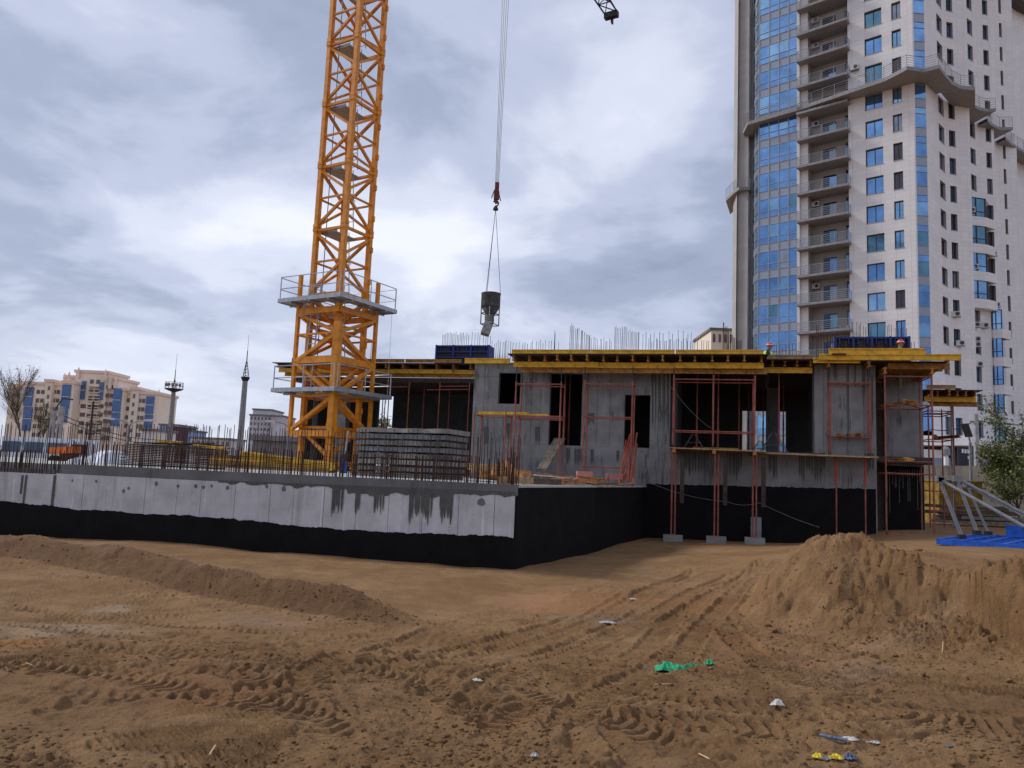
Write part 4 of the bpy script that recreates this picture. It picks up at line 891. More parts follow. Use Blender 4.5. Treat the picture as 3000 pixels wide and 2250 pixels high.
# ring platforms with guard rails
def ring(zr_, half=3.75, wd=.75):
    P_ = MB(); h = half
    def rp(a, b, dz): return CC + ca * (a * h / 2) + cb * (b * h / 2) + V(0, 0, zr_ + dz)
    for s_ in (-1, 1):
        P_.box(CC + ca * (s_ * (h - wd) / 2) + V(0, 0, zr_), (wd, h, .07), (ca, cb, V(0, 0, 1))); P_.box(CC + cb * (s_ * (h - wd) / 2) + V(0, 0, zr_ + .002), (h - 2 * wd - .01, wd, .07), (ca, cb, V(0, 0, 1)))
        P_.box(CC + ca * (s_ * (h / 2 + .01)) + V(0, 0, zr_ + .02), (.03, h, .18), (ca, cb, V(0, 0, 1))); P_.box(CC + cb * (s_ * (h / 2 + .01)) + V(0, 0, zr_ + .02), (h - .05, .03, .18), (ca, cb, V(0, 0, 1)))
        for t in (-.6, 0, .6): P_.box(CC + ca * (s_ * (h - wd) / 2) + cb * (t * h / 2) + V(0, 0, zr_ - .09), (wd, .07, .09), (ca, cb, V(0, 0, 1))); P_.box(CC + cb * (s_ * (h - wd) / 2) + ca * (t * h / 2) + V(0, 0, zr_ - .09), (.07, wd, .09), (ca, cb, V(0, 0, 1)))
    pf = P_.build('platform', 'galvanised', CN)
    cs = [(-1, -1), (1, -1), (1, 1), (-1, 1)]
    G = MB()
    for i in range(4):
        a, b = cs[i], cs[(i + 1) % 4]
        for dz in (.55, 1.08): G.tube(rp(*a, dz).lerp(rp(*b, dz), .03), rp(*b, dz).lerp(rp(*a, dz), .03), .022, 5)
        for t in (.03, .5, .97): G.tube(rp(*a, .03).lerp(rp(*b, .03), t), rp(*a, 1.08).lerp(rp(*b, 1.08), t), .022, 5)
    G.build('guard_rail', 'galvanised', pf); return pf
zr1 = at(1021, 874, 32.6).z - DECK; zr2 = at(1010, 1145, 32.6).z - DECK
ring(zr1); ring(zr2)
lad = MB(); q0, q1 = CC + ca * .55 - cb * 1.05 + V(0, 0, zr2 + .05), CC + ca * .35 - cb * 1.05 + V(0, 0, zr1 + .9)
for d in (-.22, .22): lad.bar(q0 + ca * d, q1 + ca * d, .05)
for k in range(15): q = q0.lerp(q1, (k + .5) / 15); lad.bar(q - ca * .22, q + ca * .22, .03)
lad.build('access_ladder', 'galvanised', CN)
hp = MB()
for zc in (.68, .86):
    q = q0.lerp(q1, zc) - cb * .2; hp.path([q + V(math.cos(t) * .42, math.sin(t) * .42, 0) for t in [k * math.pi / 5 for k in range(11)]], .02, 4)
hp.build('safety_hoop', 'galvanised', CN)
rp_ = CC - ca * -1.8 + cb * 1.7
o = MB().path([CC + ca * -1.7 + cb * 1.75 + V(0, 0, zr1 - .1), CC + ca * -1.72 + cb * 1.75 + V(0, 0, zr2), CC + ca * -1.5 + cb * .9 + V(0, 0, .2)], .008, 4).build('tag_line', 'litter_white', CN)
# slewing head, jib and counter-jib above the frame
TIP = at(1790, 38, 62.0); JZ = TIP.z; jd = flat(TIP - CC).normalized(); jn = V(-jd.y, jd.x, 0); JL = flat(TIP - CC).length
MB().lathe(CC + V(0, 0, ztopm - .02), [(1.25, 0), (1.25, .5), (.9, .6), (.9, 1.2)], 12).build('slewing_ring', 'crane_orange', CN)
hb = MB(); hz = ztopm + 1.15; top = CC + V(0, 0, hz + 6.5)
for a in (-1, 1):
    for b in (-1, 1): hb.bar(CC + jd * (a * .7) + jn * (b * .7) + V(0, 0, hz), top + jd * (a * .15) + jn * (b * .15), .14)
hb.build('tower_head', 'crane_orange', CN)
def lattice(p, q, w, h, n, thin=.07):
    mb = MB(); d = (q - p); 
    for k in range(n + 1):
        c = p + d * (k / n)
        if k < n:
            e = p + d * ((k + 1) / n); m_ = (c + e) / 2 + V(0, 0, h)
            for s_ in (-1, 1): mb.bar(c + jn * (s_ * w / 2), e + jn * (s_ * w / 2), thin * 1.4); mb.bar(c + jn * (s_ * w / 2), m_, thin); mb.bar(e + jn * (s_ * w / 2), m_, thin)
            mb.bar(c + jn * (w / 2), e - jn * (w / 2), thin)
            if k < n - 1: mb.bar(m_, m_ + d / n, thin * 1.5)
        mb.bar(c + jn * (w / 2), c - jn * (w / 2), thin)
    return mb
jp = V(CC.x, CC.y, JZ) + jd * .9
lattice(jp, TIP, 1.1, 1.1, 20).build('jib', 'dark_metal', CN)
tp = MB().box(TIP + jd * .1 + V(0, 0, -.15), (1.2, .5, .5), (jn, jd, V(0, 0, 1))).box(TIP + jd * .3 + V(0, 0, -.55), (.12, .35, .5), (jn, jd, V(0, 0, 1))).tube(TIP + jn * .5 + V(0, 0, -.5), TIP - jn * .5 + V(0, 0, -.5), .05, 6); tp.build('jib_tip', 'dark_metal', CN)
lattice(V(CC.x, CC.y, JZ) - jd * 11, V(CC.x, CC.y, JZ) - jd * .9, 1.2, .6, 7).build('counter_jib', 'crane_orange', CN)
MB().box(V(CC.x, CC.y, JZ - .8) - jd * 10, (1.4, 1.6, 2.2), (jn, jd, V(0, 0, 1))).build('counterweight', 'concrete_block', CN)
pend = MB().tube(top, jp + jd * (JL * .6) + V(0, 0, 1.1), .03, 5).tube(top, V(CC.x, CC.y, JZ + .3) - jd * 10, .03, 5); pend.build('pendant', 'cable', CN)
# trolley, hoist ropes, hook block
hk = at(1452, 600, 46.2)
sJ = None
trol = V(hk.x, hk.y, JZ - .2)
MB().box(trol, (1.3, .9, .3), (jn, jd, V(0, 0, 1))).build('trolley', 'dark_metal', CN)
ro = MB(); hbk = at(1456, 535, 46.2); tz = JZ - .3
for d in (-.33, -.12, .1, .3): ro.tube(hbk + jn * d * .35 , V(hbk.x, hbk.y, tz) + jn * d, .014, 4)
ro.build('hoist_rope', 'cable', CN)
hb = thing('hook_block', hbk - V(0, 0, 1.3), 'dark red crane hook block hanging on thin ropes against the sky', 'hook block')
def hpx(px, py): return at(px, py, 46.2)
MB().box(hpx(1456, 552), (.26, .2, .75)).box(hpx(1455, 573), (.34, .24, .5)).build('sheave_block', 'hook_red', hb)
MB().box(hpx(1454, 588), (.18, .18, .35)).build('swivel', 'hook_red', hb)
sw = MB().bar(hpx(1449, 556), hpx(1440, 580), .06).bar(hpx(1460, 560), hpx(1467, 589), .06).bar(hpx(1452, 575), hpx(1447, 590), .05); sw.build('guard_arm', 'steel_grey', hb)
hkm = MB().path([hpx(1453, 588) + V(math.sin(t) * .17, 0, -.18 - .17 * math.cos(t) - .0) for t in [-.2 + k * .55 for k in range(9)]], .045, 6); hkm.build('hook', 'dark_metal', hb)
# concrete skip
bk = at(1433, 862, 46.2); SK = thing('concrete_bucket', at(1430, 978, 46.2), 'dark conical concrete skip with chute hanging from the crane', 'bucket')
sc = 46.2 / F_PX; R_b = 28.5 * sc
zt = at(1440, 860, 46.2).z; cx, cy = at(1438, 880, 46.2).x, 46.2
def bz(py): return at(1438, py, 46.2).z
MB().lathe((cx, cy, 0), [(R_b * .98, bz(902)), (R_b, bz(898)), (R_b, bz(864)), (R_b * 1.04, bz(862)), (R_b * 1.04, bz(860)), (R_b * .93, bz(860)), (R_b * .9, bz(875))], 22).build('drum', 'bucket_steel', SK, True)
MB().lathe((cx, cy, 0), [(.17, bz(934)), (.2, bz(930)), (R_b * .97, bz(901))], 22).build('cone', 'bucket_steel', SK, True)
fr = MB(); z_a, z_b = bz(902), bz(952)
for a in (.4, 2.0, 3.5, 5.1): fr.bar(V(cx + R_b * 1.0 * math.cos(a), cy + R_b * math.sin(a), bz(866)), V(cx + R_b * 1.0 * math.cos(a), cy + R_b * math.sin(a), z_b), .06)
for zq in (z_b, bz(920)):
    pts = [V(cx + R_b * math.cos(a), cy + R_b * math.sin(a), zq) for a in (.4, 2.0, 3.5, 5.1, .4)]; fr.path(pts, .03, 5)
fr.build('stand_frame', 'bucket_steel', SK)
d0, d1 = at(1436, 937, 46.0), at(1420, 980, 45.6); dv = (d1 - d0).normalized(); cx_ = V(.8, -.3, 0).normalized()
ch = MB(); ch.bar(d0, d1, .5, .34, up=V(0, -1, .2)); ch.box(d0 + V(-.05, 0, .12), (.55, .5, .34)); ch.build('chute', 'bucket_cement', SK)
MB().bar(at(1434, 898, 45.5), at(1434, 935, 45.9), .05).build('gate_lever', 'white_paint', SK)
sl_m = unit_tube('sling', .017, 'cable', 5); apex = hpx(1452, 611)
for a in (.2, 2.2, 4.3): along(sl_m, 'sling', V(cx + R_b * math.cos(a), cy + R_b * math.sin(a), bz(859)), apex, SK)
MB().lathe(apex + V(0, 0, -.12), [(.05, 0), (.17, .02), (.15, .16), (.05, .3)], 8).build('sling_ring', 'dark_metal', SK)

# ------------------------------------------------------------------ blue wall formwork on the roof
def wall_form(label, px0, px1, py0, py1, v_, cols, rows, RZ=RZ):
    c0 = fac(px0, py1, v_); c1 = fac(px1, py1, v_); u0, u1 = (c0 - FA).dot(FU), (c1 - FA).dot(FU); z1_ = fz((px0 + px1) / 2, py0, v_)
    R_ = thing('wall_formwork', LP((u0 + u1) / 2, v_, RZ), label, 'formwork', 'blue wall formwork on the roof')
    fbox(u0, u1, v_ + .1, v_ + .12, RZ, z1_, 'panel_face', 'facing_sheet', R_)
    for k in range(cols + 1): u_ = u0 + (u1 - u0) * k / cols; fbox(u_ - .045, u_ + .045, v_ - .02, v_ + .10, RZ, z1_ + .01, 'blue_steel', 'frame_post', R_)
    for k in range(rows + 1): z_ = RZ + .04 + (z1_ - RZ - .08) * k / rows; fbox(u0, u1, v_, v_ + .098, z_ - .035, z_ + .035, 'blue_steel', 'frame_rail', R_)
    for k in range(cols * 2): u_ = u0 + (u1 - u0) * (k + .5) / cols / 2; fbox(u_ - .02, u_ + .02, v_ + .01, v_ + .097, z1_ - .28, z1_, 'blue_steel', 'stiffener', R_)
    fbox(u1, u1 + .04, v_, v_ + .9, RZ, z1_, 'blue_steel', 'side_frame', R_)
wall_form('dark blue steel wall formwork standing on the left roof slab', 1277, 1430, 1011, 1048, 5.6, 3, 3, ztl + .03)
wall_form('dark blue steel wall formwork behind the helmeted worker at right', 2447, 2664, 986, 1022, 1.6, 4, 2)

# ------------------------------------------------------------------ two workers on the roof
def worker(label, px, py_helm, v_, face, jacket, name='person'):
    top = fac(px, py_helm, v_); q = V(top.x, top.y, 0); H = 1.76; base = top.z - H
    # body: skin modifier over a simple stick skeleton, slightly stooped
    d = FU * face; s_ = FV
    J = [(0, 0, .92), (0.02, 0, 1.15), (.05, 0, 1.38), (.07, 0, 1.50), (.10, 0, 1.60),          # pelvis, waist, chest, neck, head base
         (.05, .19, 1.40), (.10, .24, 1.12), (.26, .20, .95), (.05, -.19, 1.40), (.10, -.24, 1.12), (.28, -.20, .98),
         (0, .10, .88), (.03, .11, .48), (-.02, .11, .07), (.12, .11, .04), (0, -.10, .88), (.06, -.11, .48), (.0, -.11, .07), (.14, -.11, .04)]
    Ed = [(0, 1), (1, 2), (2, 3), (3, 4), (2, 5), (5, 6), (6, 7), (2, 8), (8, 9), (9, 10), (0, 11), (11, 12), (12, 13), (13, 14), (0, 15), (15, 16), (16, 17), (17, 18)]
    Rr = [.16, .15, .17, .06, .055, .085, .06, .045, .085, .06, .045, .10, .07, .05, .04, .10, .07, .05, .04]
    me = bpy.data.meshes.new('body'); me.from_pydata([tuple(d * a + s_ * b + V(0, 0, c)) for a, b, c in J], Ed, []); me.materials.append(MATS[jacket])
    R_ = thing(name, V(q.x, q.y, base), label, 'person')
    o = bpy.data.objects.new('body', me); COL.link(o); o.parent = R_; WL[o.name] = V(q.x, q.y, base)
    sm = o.modifiers.new('skin', 'SKIN'); 
    for k, r in enumerate(Rr): me.skin_vertices[0].data[k].radius = (r, r)
    me.skin_vertices[0].data[0].use_root = True; ss = o.modifiers.new('sub', 'SUBSURF'); ss.levels = 2; ss.render_levels = 2
    hc = V(q.x, q.y, base) + d * .12 + V(0, 0, 1.635)
    mb = MB().lathe(hc, [(.02, -.125), (.06, -.11), (.078, -.05), (.088, .02), (.085, .08), (.05, .12), (.01, .13)], 12); mb.box(hc + d * .09 + V(0, 0, -.02), (.035, .03, .045)); mb.build('head', 'skin', R_, True)
    mb = MB().lathe(hc + V(0, 0, .035), [(.14, 0), (.142, .015), (.118, .02), (.115, .06), (.09, .11), (.04, .135), (.005, .14)], 16); mb.box(hc + d * .13 + V(0, 0, .04), (.16, .14, .015), (s_, d, V(0, 0, 1))); mb.build('helmet', 'helmet_red', R_, True)
    MB().lathe(hc + V(0, 0, .062), [(.121, 0), (.119, .022)], 16).build('helmet_stripe', 'stripe_white', R_)
    mb = MB().lathe(V(q.x, q.y, base) + d * .04 + V(0, 0, 1.0), [(.185, 0), (.195, .15), (.205, .32), (.17, .42), (.10, .47)], 14); mb.build('vest', 'hi_vis' if jacket == 'jacket_dark' else 'jacket_olive', R_, True)
    return R_
worker('stooping worker in lime vest and red helmet above the long formwork bay', 2245, 1007, 1.4, 1, 'jacket_dark')
worker('worker in olive jacket and red helmet before the right blue formwork', 2632, 998, .9, .6, 'jacket_olive')

# ------------------------------------------------------------------ materials stacked on the deck
def deckp(px, Y): q = at(px, 1390, Y); return V(q.x, q.y, DECK)
# old concrete road slabs
p0, p1 = deckp(1032, 23.4), deckp(1300, 22.2); d = (p1 - p0).normalized(); nn = V(-d.y, d.x, 0); p2 = deckp(1376, 24.4)
zt_ = at(1150, 1247, 22.6).z; L_ = (p1 - p0).length; nl = 8; hh = (zt_ - DECK) / nl
for k in range(nl):
    jx = random.uniform(-.04, .04); dl = random.uniform(-.03, .05) - (.05 if k < 3 else 0)
    mbs = MB(); ns = 12; hs = hh * random.uniform(.74, .88); prev = None
    for q_ in range(ns + 1):
        pc = p0 + d * ((L_ + dl) * q_ / ns + jx); f0 = random.uniform(-.02, .05); f1 = random.uniform(-.02, .06); zz0 = hh * k + random.uniform(0, .012); zz1 = hh * k + hs - random.uniform(0, .02)
        cur = [pc + nn * f0 + V(0, 0, zz0), pc + nn * 1.5 + V(0, 0, zz0), pc + nn * 1.5 + V(0, 0, zz1), pc + nn * f1 + V(0, 0, zz1)]
        if prev:
            for e in range(4): mbs.quad(prev[e], cur[e], cur[(e + 1) % 4], prev[(e + 1) % 4])
        else: mbs.quad(*cur[::-1])
        prev = cur
    mbs.quad(*prev); sl_o = mbs.build('concrete_slab', ('concrete_dirty', 'concrete_dirty', 'concrete_old', 'concrete_dirty', 'concrete_wet', 'concrete_dirty', 'concrete_wet', 'concrete_old')[k])
    tag(sl_o, 'old grey concrete slab in the tall stack behind the rebar, ' + ('topmost of the stack' if k == nl - 1 else 'lowest of the stack' if k == 0 else f'{["", "second", "third", "fourth", "fifth", "sixth", "seventh"][k]} from the bottom'), 'slab', 'stacked concrete slabs')
    if k:
        for t in (.1, .5, .9): MB().box((p0 + d * (L_ * t + random.uniform(-.1, .1))) + nn * .75 + V(0, 0, hh * (k + .01)), (.09, 1.4, hh * .16), (d, nn, V(0, 0, 1))).build('spacer', 'plank_grey', sl_o)
# brown board stack
a, b = deckp(352, 25.5), deckp(590, 24.5); d = (b - a).normalized(); nn = V(-d.y, d.x, 0); L_ = (b - a).length; zt_ = at(480, 1302, 25).z; nb_ = 13; hh = (zt_ - DECK) / nb_
ST = thing('board_stack', (a + b) / 2, 'wide stack of weathered brown boards behind the rebar on the left', 'board stack')
for k in range(nb_): MB().box((a + b) / 2 + d * random.uniform(-.12, .12) + nn * (.6 + random.uniform(-.05, .05)) + V(0, 0, hh * (k + .4)), (L_ * random.uniform(.92, 1.02), 1.2, hh * .58), (d, nn, V(0, 0, 1))).build('board', random.choice(('board_brown', 'board_brown', 'plank_grey')), ST)
for k in range(5): MB().bar((a + b) / 2 + d * random.uniform(-1.8, -.5) + nn * random.uniform(.2, 1) + V(0, 0, zt_ - DECK + .03), (a + b) / 2 + d * random.uniform(.6, 1.9) + nn * random.uniform(.2, 1) + V(0, 0, zt_ - DECK + random.uniform(.03, .1)), .16, .04).build('board', 'board_brown', ST)
for px, py, Y, L2, lab in ((495, 1291, 25.3, .55, 'left'), (615, 1307, 24.5, .62, 'right')):
    c = at(px, py, Y); o = ibeam(c - d * L2, c + d * L2 - V(0, 0, .06), .09, .09).build('timber_beam', 'beam_yellow'); tag(o, f'bright yellow beam end on top of the board stack, {lab} one', 'beam')
# yellow beam stack, sagging to the right
a, b = deckp(592, 24.0), deckp(985, 23.0); d = (b - a).normalized(); nn = V(-d.y, d.x, 0); L_ = (b - a).length
BS = thing('beam_stack', (a + b) / 2, 'long stack of yellow timber beams sloping down before the crane base', 'beam stack')
za, zb_ = at(700, 1310, 23.6).z, at(960, 1355, 23.2).z
for k in range(6):
    for j in range(3):
        f = k / 6; s0 = a + d * (L_ * (.28 + .02 * random.random()) if k > 2 else random.uniform(0, .3)); s1 = b - d * random.uniform(0, .25) 
        ibeam(s0 + nn * (.14 * j) + V(0, 0, .12 + (za - DECK - .2) * f), s1 + nn * (.14 * j) + V(0, 0, .10 + (zb_ - DECK - .15) * f), .11, .09).build('timber_beam', random.choice(('beam_yellow', 'beam_yellow', 'plank')), BS)
for k in range(3): ibeam(a + nn * .2 + d * (L_ * .05) + V(0, 0, .12 + .14 * k), a + d * (L_ * .42) + nn * .2 + V(0, 0, .10 + .15 * k), .11, .09).build('timber_beam', 'beam_worn', BS)
# orange timber pile and loose planks by the corner
PP = thing('timber_pile', deckp(1455, 21.5), 'loose pile of orange timbers beside the slab stack', 'timber pile')
for k in range(15):
    c = deckp(random.uniform(1405, 1500), random.uniform(20.6, 22.5)) + V(0, 0, random.uniform(.05, .42)); t = random.uniform(-.35, .45); dd_ = V(math.cos(t), math.sin(t), random.uniform(-.10, .10)); L2 = random.uniform(.35, .75)
    MB().bar(c - dd_ * L2, c + dd_ * L2, .12, random.choice((.05, .1, .18))).build('timber', random.choice(('plank_orange', 'plank_orange', 'plank', 'beam_worn')), PP)
MB().bar(deckp(1480, 20.2) + V(0, 0, .55), deckp(1538, 19.6) + V(0, 0, .05), .05, .16).build('timber', 'plank_orange', PP)
DB = thing('plank_debris', deckp(1660, 22.5), 'messy heap of broken planks and boards on the slab edge', 'debris')
for k in range(46):
    px = random.uniform(1535, 1795); Y = 20.6 + (px - 1515) * .0125 + random.uniform(-.4, 1.8); c = deckp(px, Y) + V(0, 0, random.uniform(.03, .10 + .22 * math.exp(-((px - 1665) / 70) ** 2))); t = random.uniform(-.5, .6); dd_ = V(math.cos(t), math.sin(t), random.uniform(-.12, .12)); L2 = random.uniform(.25, .8)
    MB().bar(c - dd_ * L2, c + dd_ * L2, random.uniform(.08, .22), random.uniform(.02, .04)).build('plank', random.choice(('plank', 'plank_grey', 'plank_grey', 'board_brown', 'plank_orange', 'litter_white')), DB)
def edgep(px, back=.3, z=0): q = hitp(px, 1418, WC, SNn); return V(q.x, q.y, DECK + z) - SNn * back
for i, (x0, x1, hh, m, lab) in enumerate(((1520, 1600, .17, 'plank', 'left'), (1605, 1678, .14, 'board_brown', 'middle'), (1685, 1800, .15, 'plank_orange', 'right'))):
    o = MB().bar(edgep(x0, .45, hh / 2 + .03), edgep(x1, .45, hh / 2 + .02), .22, hh).build('timber_beam', m); tag(o, f'thick timber lying along the slab edge, {lab} one of three', 'timber')
o = MB().bar(deckp(1690, 25.0) + V(0, 0, .25), deckp(1735, 25.2) + V(0, 0, .25), .1, .35).build('foam_board', 'pink_foam'); tag(o, 'pink board lying behind the plank heap', 'board')
LB = MB().bar(fac(1588, 1375, -.9), fac(1640, 1285, -.18), .55, .07).build('leaning_board', 'plank_grey'); tag(LB, 'grey muddy board leaning into the left doorway', 'board')
st = unit_tube('prop', .028, 'scaffold_red', 6); st2 = unit_tube('prop', .03, 'prop_orange', 6)
for i, (xb, xt, yt) in enumerate(((1810, 1846, 1271), (1818, 1848, 1282), (1826, 1850, 1276), (1814, 1835, 1289), (1845, 1866, 1268), (1852, 1866, 1300), (1838, 1850, 1310), (1857, 1862, 1330))):
    a = fac(xb, 1413, -1.9 - .05 * i); a.z = DECK + .01; b = fac(xt, yt, -.9); T = along(st if i % 3 else st2, 'steel_prop', a, b, None); tag(T, f'rusty steel prop, {ORD[i]} in the leaning bundle against the scaffold between doorways', 'prop', 'leaning prop bundle')
CR_ = thing('prop_crate', edgep(1850, .6), 'low rusty steel rack with foam blocks at the end of the slab edge', 'rack')
for x in (1812, 1895): MB().bar(edgep(x, .35, 0), edgep(x, .35, .36), .07, .07).build('post', 'pink_foam' if x > 1850 else 'scaffold_red', CR_)
MB().bar(edgep(1812, .4, .30), edgep(1885, .4, .30), .1, .2).build('bar', 'pink_foam', CR_); MB().bar(edgep(1740, .5, .22), edgep(1810, .5, .2), .06, .08).build('bar', 'beam_worn', CR_)
o = MB().tube(deckp(1003, 25), deckp(1012, 25) + V(0, 0, 1.4), .03, 8).build('steel_pole', 'galvanised'); tag(o, 'grey steel pipe standing by the crane base', 'pipe')
o = MB().box(deckp(1006, 23.6) + V(0, 0, .22), (.16, .16, .34)).box(deckp(1006, 23.6) + V(0, 0, .45), (.08, .08, .12)).build('canister', 'blue_panel'); tag(o, 'small blue canister at the foot of the grey pipe', 'canister')

# ------------------------------------------------------------------ high-rise on the right
TQ = flat(at(2650, 940, 80.0)); T1d = V(-.755, .656, 0); T1n = V(-.656, -.755, 0)      # front face runs left and away
HR = thing('apartment_tower', (TQ.x, TQ.y, 1.0), 'tall cream stone apartment tower with blue glass bays and balconies', 'building')
def t1(px, py, v=0.0): return hitp(px, py, TQ + T1n * v, T1n)
def t1u(px, py=700): return (flat(t1(px, py)) - TQ).dot(T1d)
SH = 3.29; ZW = t1(2541, 947).z; ZB, ZT = 1.0, ZW + SH * 14.6
KS = range(-5, 15)
win_cache = {}
def window(P0, P1, z0, z1, depth, glassm, parent, panes=2, framem='frame_dark'):
    # P0->P1 left to right as seen from outside; recessed by depth along the inward normal
    d = (P1 - P0); L = d.length; d = d / L; n = V(d.y, -d.x, 0)      # outward
    if n.dot(EYE - P0) < 0: n = -n
    q = -n * depth; key = (round(L, 2), round(z1 - z0, 2), glassm, panes, framem)
    H = z1 - z0; org = P0 + q
    if key not in win_cache:
        fr = MB(); ax_ = (V(1, 0, 0), V(0, 1, 0), V(0, 0, 1)); t = .07
        for x in [t / 2 + (L - t) * k / panes for k in range(panes + 1)]: fr.box((x, 0, H / 2), (t, .08, H - .002), ax_)
        for z_ in (t / 2, H - t / 2): fr.box((L / 2, .002, z_), (L - .002, .076, t), ax_)
        gl = MB().quad((0, .02, 0), (L, .02, 0), (L, .02, H), (0, .02, H))
        si = MB().box((L / 2, -.02 - depth / 2, -.03), (L + .1, depth + .06, .05), ax_)
        win_cache[key] = (fr.mesh('window', framem), gl.mesh('pane', glassm), si.mesh('sill', 'frame_grey'))
    fm, gm, sm_ = win_cache[key]; ang = math.atan2(d.y, d.x)
    w = inst('window', fm, V(org.x, org.y, z0), parent, rot=(0, 0, ang))
    for nm, me in (('pane', gm), ('sill', sm_)):
        o = bpy.data.objects.new(nm, me); COL.link(o); o.parent = w
    return w
def strip(P0, P1, z0, z1, opens, depth, mb, rv):
    z = z0; d = (P1 - P0).normalized(); n = V(d.y, -d.x, 0)
    if n.dot(EYE - P0) < 0: n = -n
    q = -n * depth
    def X(P, zz): return V(P.x, P.y, zz)
    for a, b in sorted(opens):
        mb.quad(X(P0, z), X(P1, z), X(P1, a), X(P0, a))
        rv.quad(X(P0, a), X(P1, a), X(P1 + q, a), X(P0 + q, a)); rv.quad(X(P0, b), X(P0 + q, b), X(P1 + q, b), X(P1, b)); rv.quad(X(P0, a), X(P0 + q, a), X(P0 + q, b), X(P0, b)); rv.quad(X(P1, a), X(P1, b), X(P1 + q, b), X(P1 + q, a)); z = b
    mb.quad(X(P0, z), X(P1, z), X(P1, z1), X(P0, z1))
def tp(u_, v_=0): return TQ + T1d * u_ + T1n * v_
U = {k: t1u(k) for k in (2222, 2252, 2281, 2310, 2338, 2346, 2368, 2488, 2539, 2591, 2621, 2649, 2684)}
wallm, rev = MB(), MB()
def opens(h, off=0.0, skip=()): return [(ZW + SH * k - h + off, ZW + SH * k + off) for k in KS if k not in skip and ZW + SH * k - h + off > ZB + 5]
gl_pick = lambda: random.choice(('glass_blue', 'glass_blue', 'glass_blue', 'glass_sky', 'glass_teal'))
for a, b, h, pn in ((2591, 2539, 1.95, 2), (2649, 2621, 1.95, 2)):
    strip(tp(U[b]), tp(U[a]), ZB, ZT, opens(h), .30, wallm, rev)
    for z_a, z_b in opens(h): window(tp(U[b]), tp(U[a]), z_a, z_b, .28, gl_pick() if b == 2539 else random.choice(('glass_blue', 'glass_smoke', 'glass_sky', 'glass_curtain')), HR, pn)
for a, b in ((2346, 2368), (2488, 2539), (2591, 2621), (2649, 2684)): strip(tp(U[a]), tp(U[b]), ZB, ZT, [], .3, wallm, rev)
# corner glass strip between two stone edges
cL = tp(U[2684]); g0 = flat(hitp(2690, 800, cL + V(.2, -.05, 0), V(0, 1, 0))); g1 = g0 + V(1.25, .12, 0)
strip(cL, g0, ZB, ZT, [], .3, wallm, rev)
fz0 = ZW + .35
def pane(name, P0, P1, z0, z1, m, parent=HR): 
    return MB().quad(V(P0.x, P0.y, z0), V(P1.x, P1.y, z0), V(P1.x, P1.y, z1), V(P0.x, P0.y, z1)).build(name, m, parent)
for k in range(-3, 14):
    zb_ = fz0 + SH * k
    pane('pane', g0, g1, zb_ - SH + 1.05, zb_ - .75, random.choice(('glass_blue', 'glass_sky', 'glass_blue', 'glass_teal'))); pane('pane', g0, g1, zb_ - .70, zb_ - .05, random.choice(('glass_blue', 'glass_sky'))); pane('spandrel', g0, g1, zb_, zb_ + .98, 'spandrel')
    for zq in (zb_ - .72, zb_ - .02, zb_ + 1.0): MB().bar(V(g0.x, g0.y - .03, zq), V(g1.x, g1.y - .03, zq), .06, .05).build('mullion', 'frame_grey', HR)
# right facade: three concave waves stepping back
SC = 80.0 / 84.0
def sp_(x, y): return V(x * SC, y * SC, 0)
waves = [[g1, sp_(48.1, 85.2), sp_(50.4, 87.4), sp_(53.9, 88.3)], [sp_(54.6, 90.6), sp_(56.9, 92.6), sp_(60.2, 93.6)], [sp_(60.6, 95.6), sp_(62.8, 97.6), sp_(66.4, 98.6)], [sp_(67, 100.6), sp_(70, 103.4), sp_(76, 106)]]
def curve(pts, n=26):
    # smooth polyline through control points
    out_ = []; P = [pts[0]] + pts + [pts[-1]]
    for i in range(1, len(P) - 2):
        for k in range(n):
            t = k / n; a, b, c, d = P[i - 1], P[i], P[i + 1], P[i + 2]
            out_.append(.5 * ((2 * b) + (c - a) * t + (2 * a - 5 * b + 4 * c - d) * t * t + (3 * b - a - 3 * c + d) * t ** 3))
    return out_ + [pts[-1]]
def px_of(P, z): d = V(P.x, P.y, z) - EYE; return 1500 + F_PX * d.dot(CR) / d.dot(fw)
ac_sites = []
wave_cols = [[(2757, 2773, 1.95), (2787, 2806, 1.9)], [(2846, 2866, 1.9), (2898, 2914, 1.9)], [(2949, 2957, 1.9), (2978, 2999, 1.9)], []]
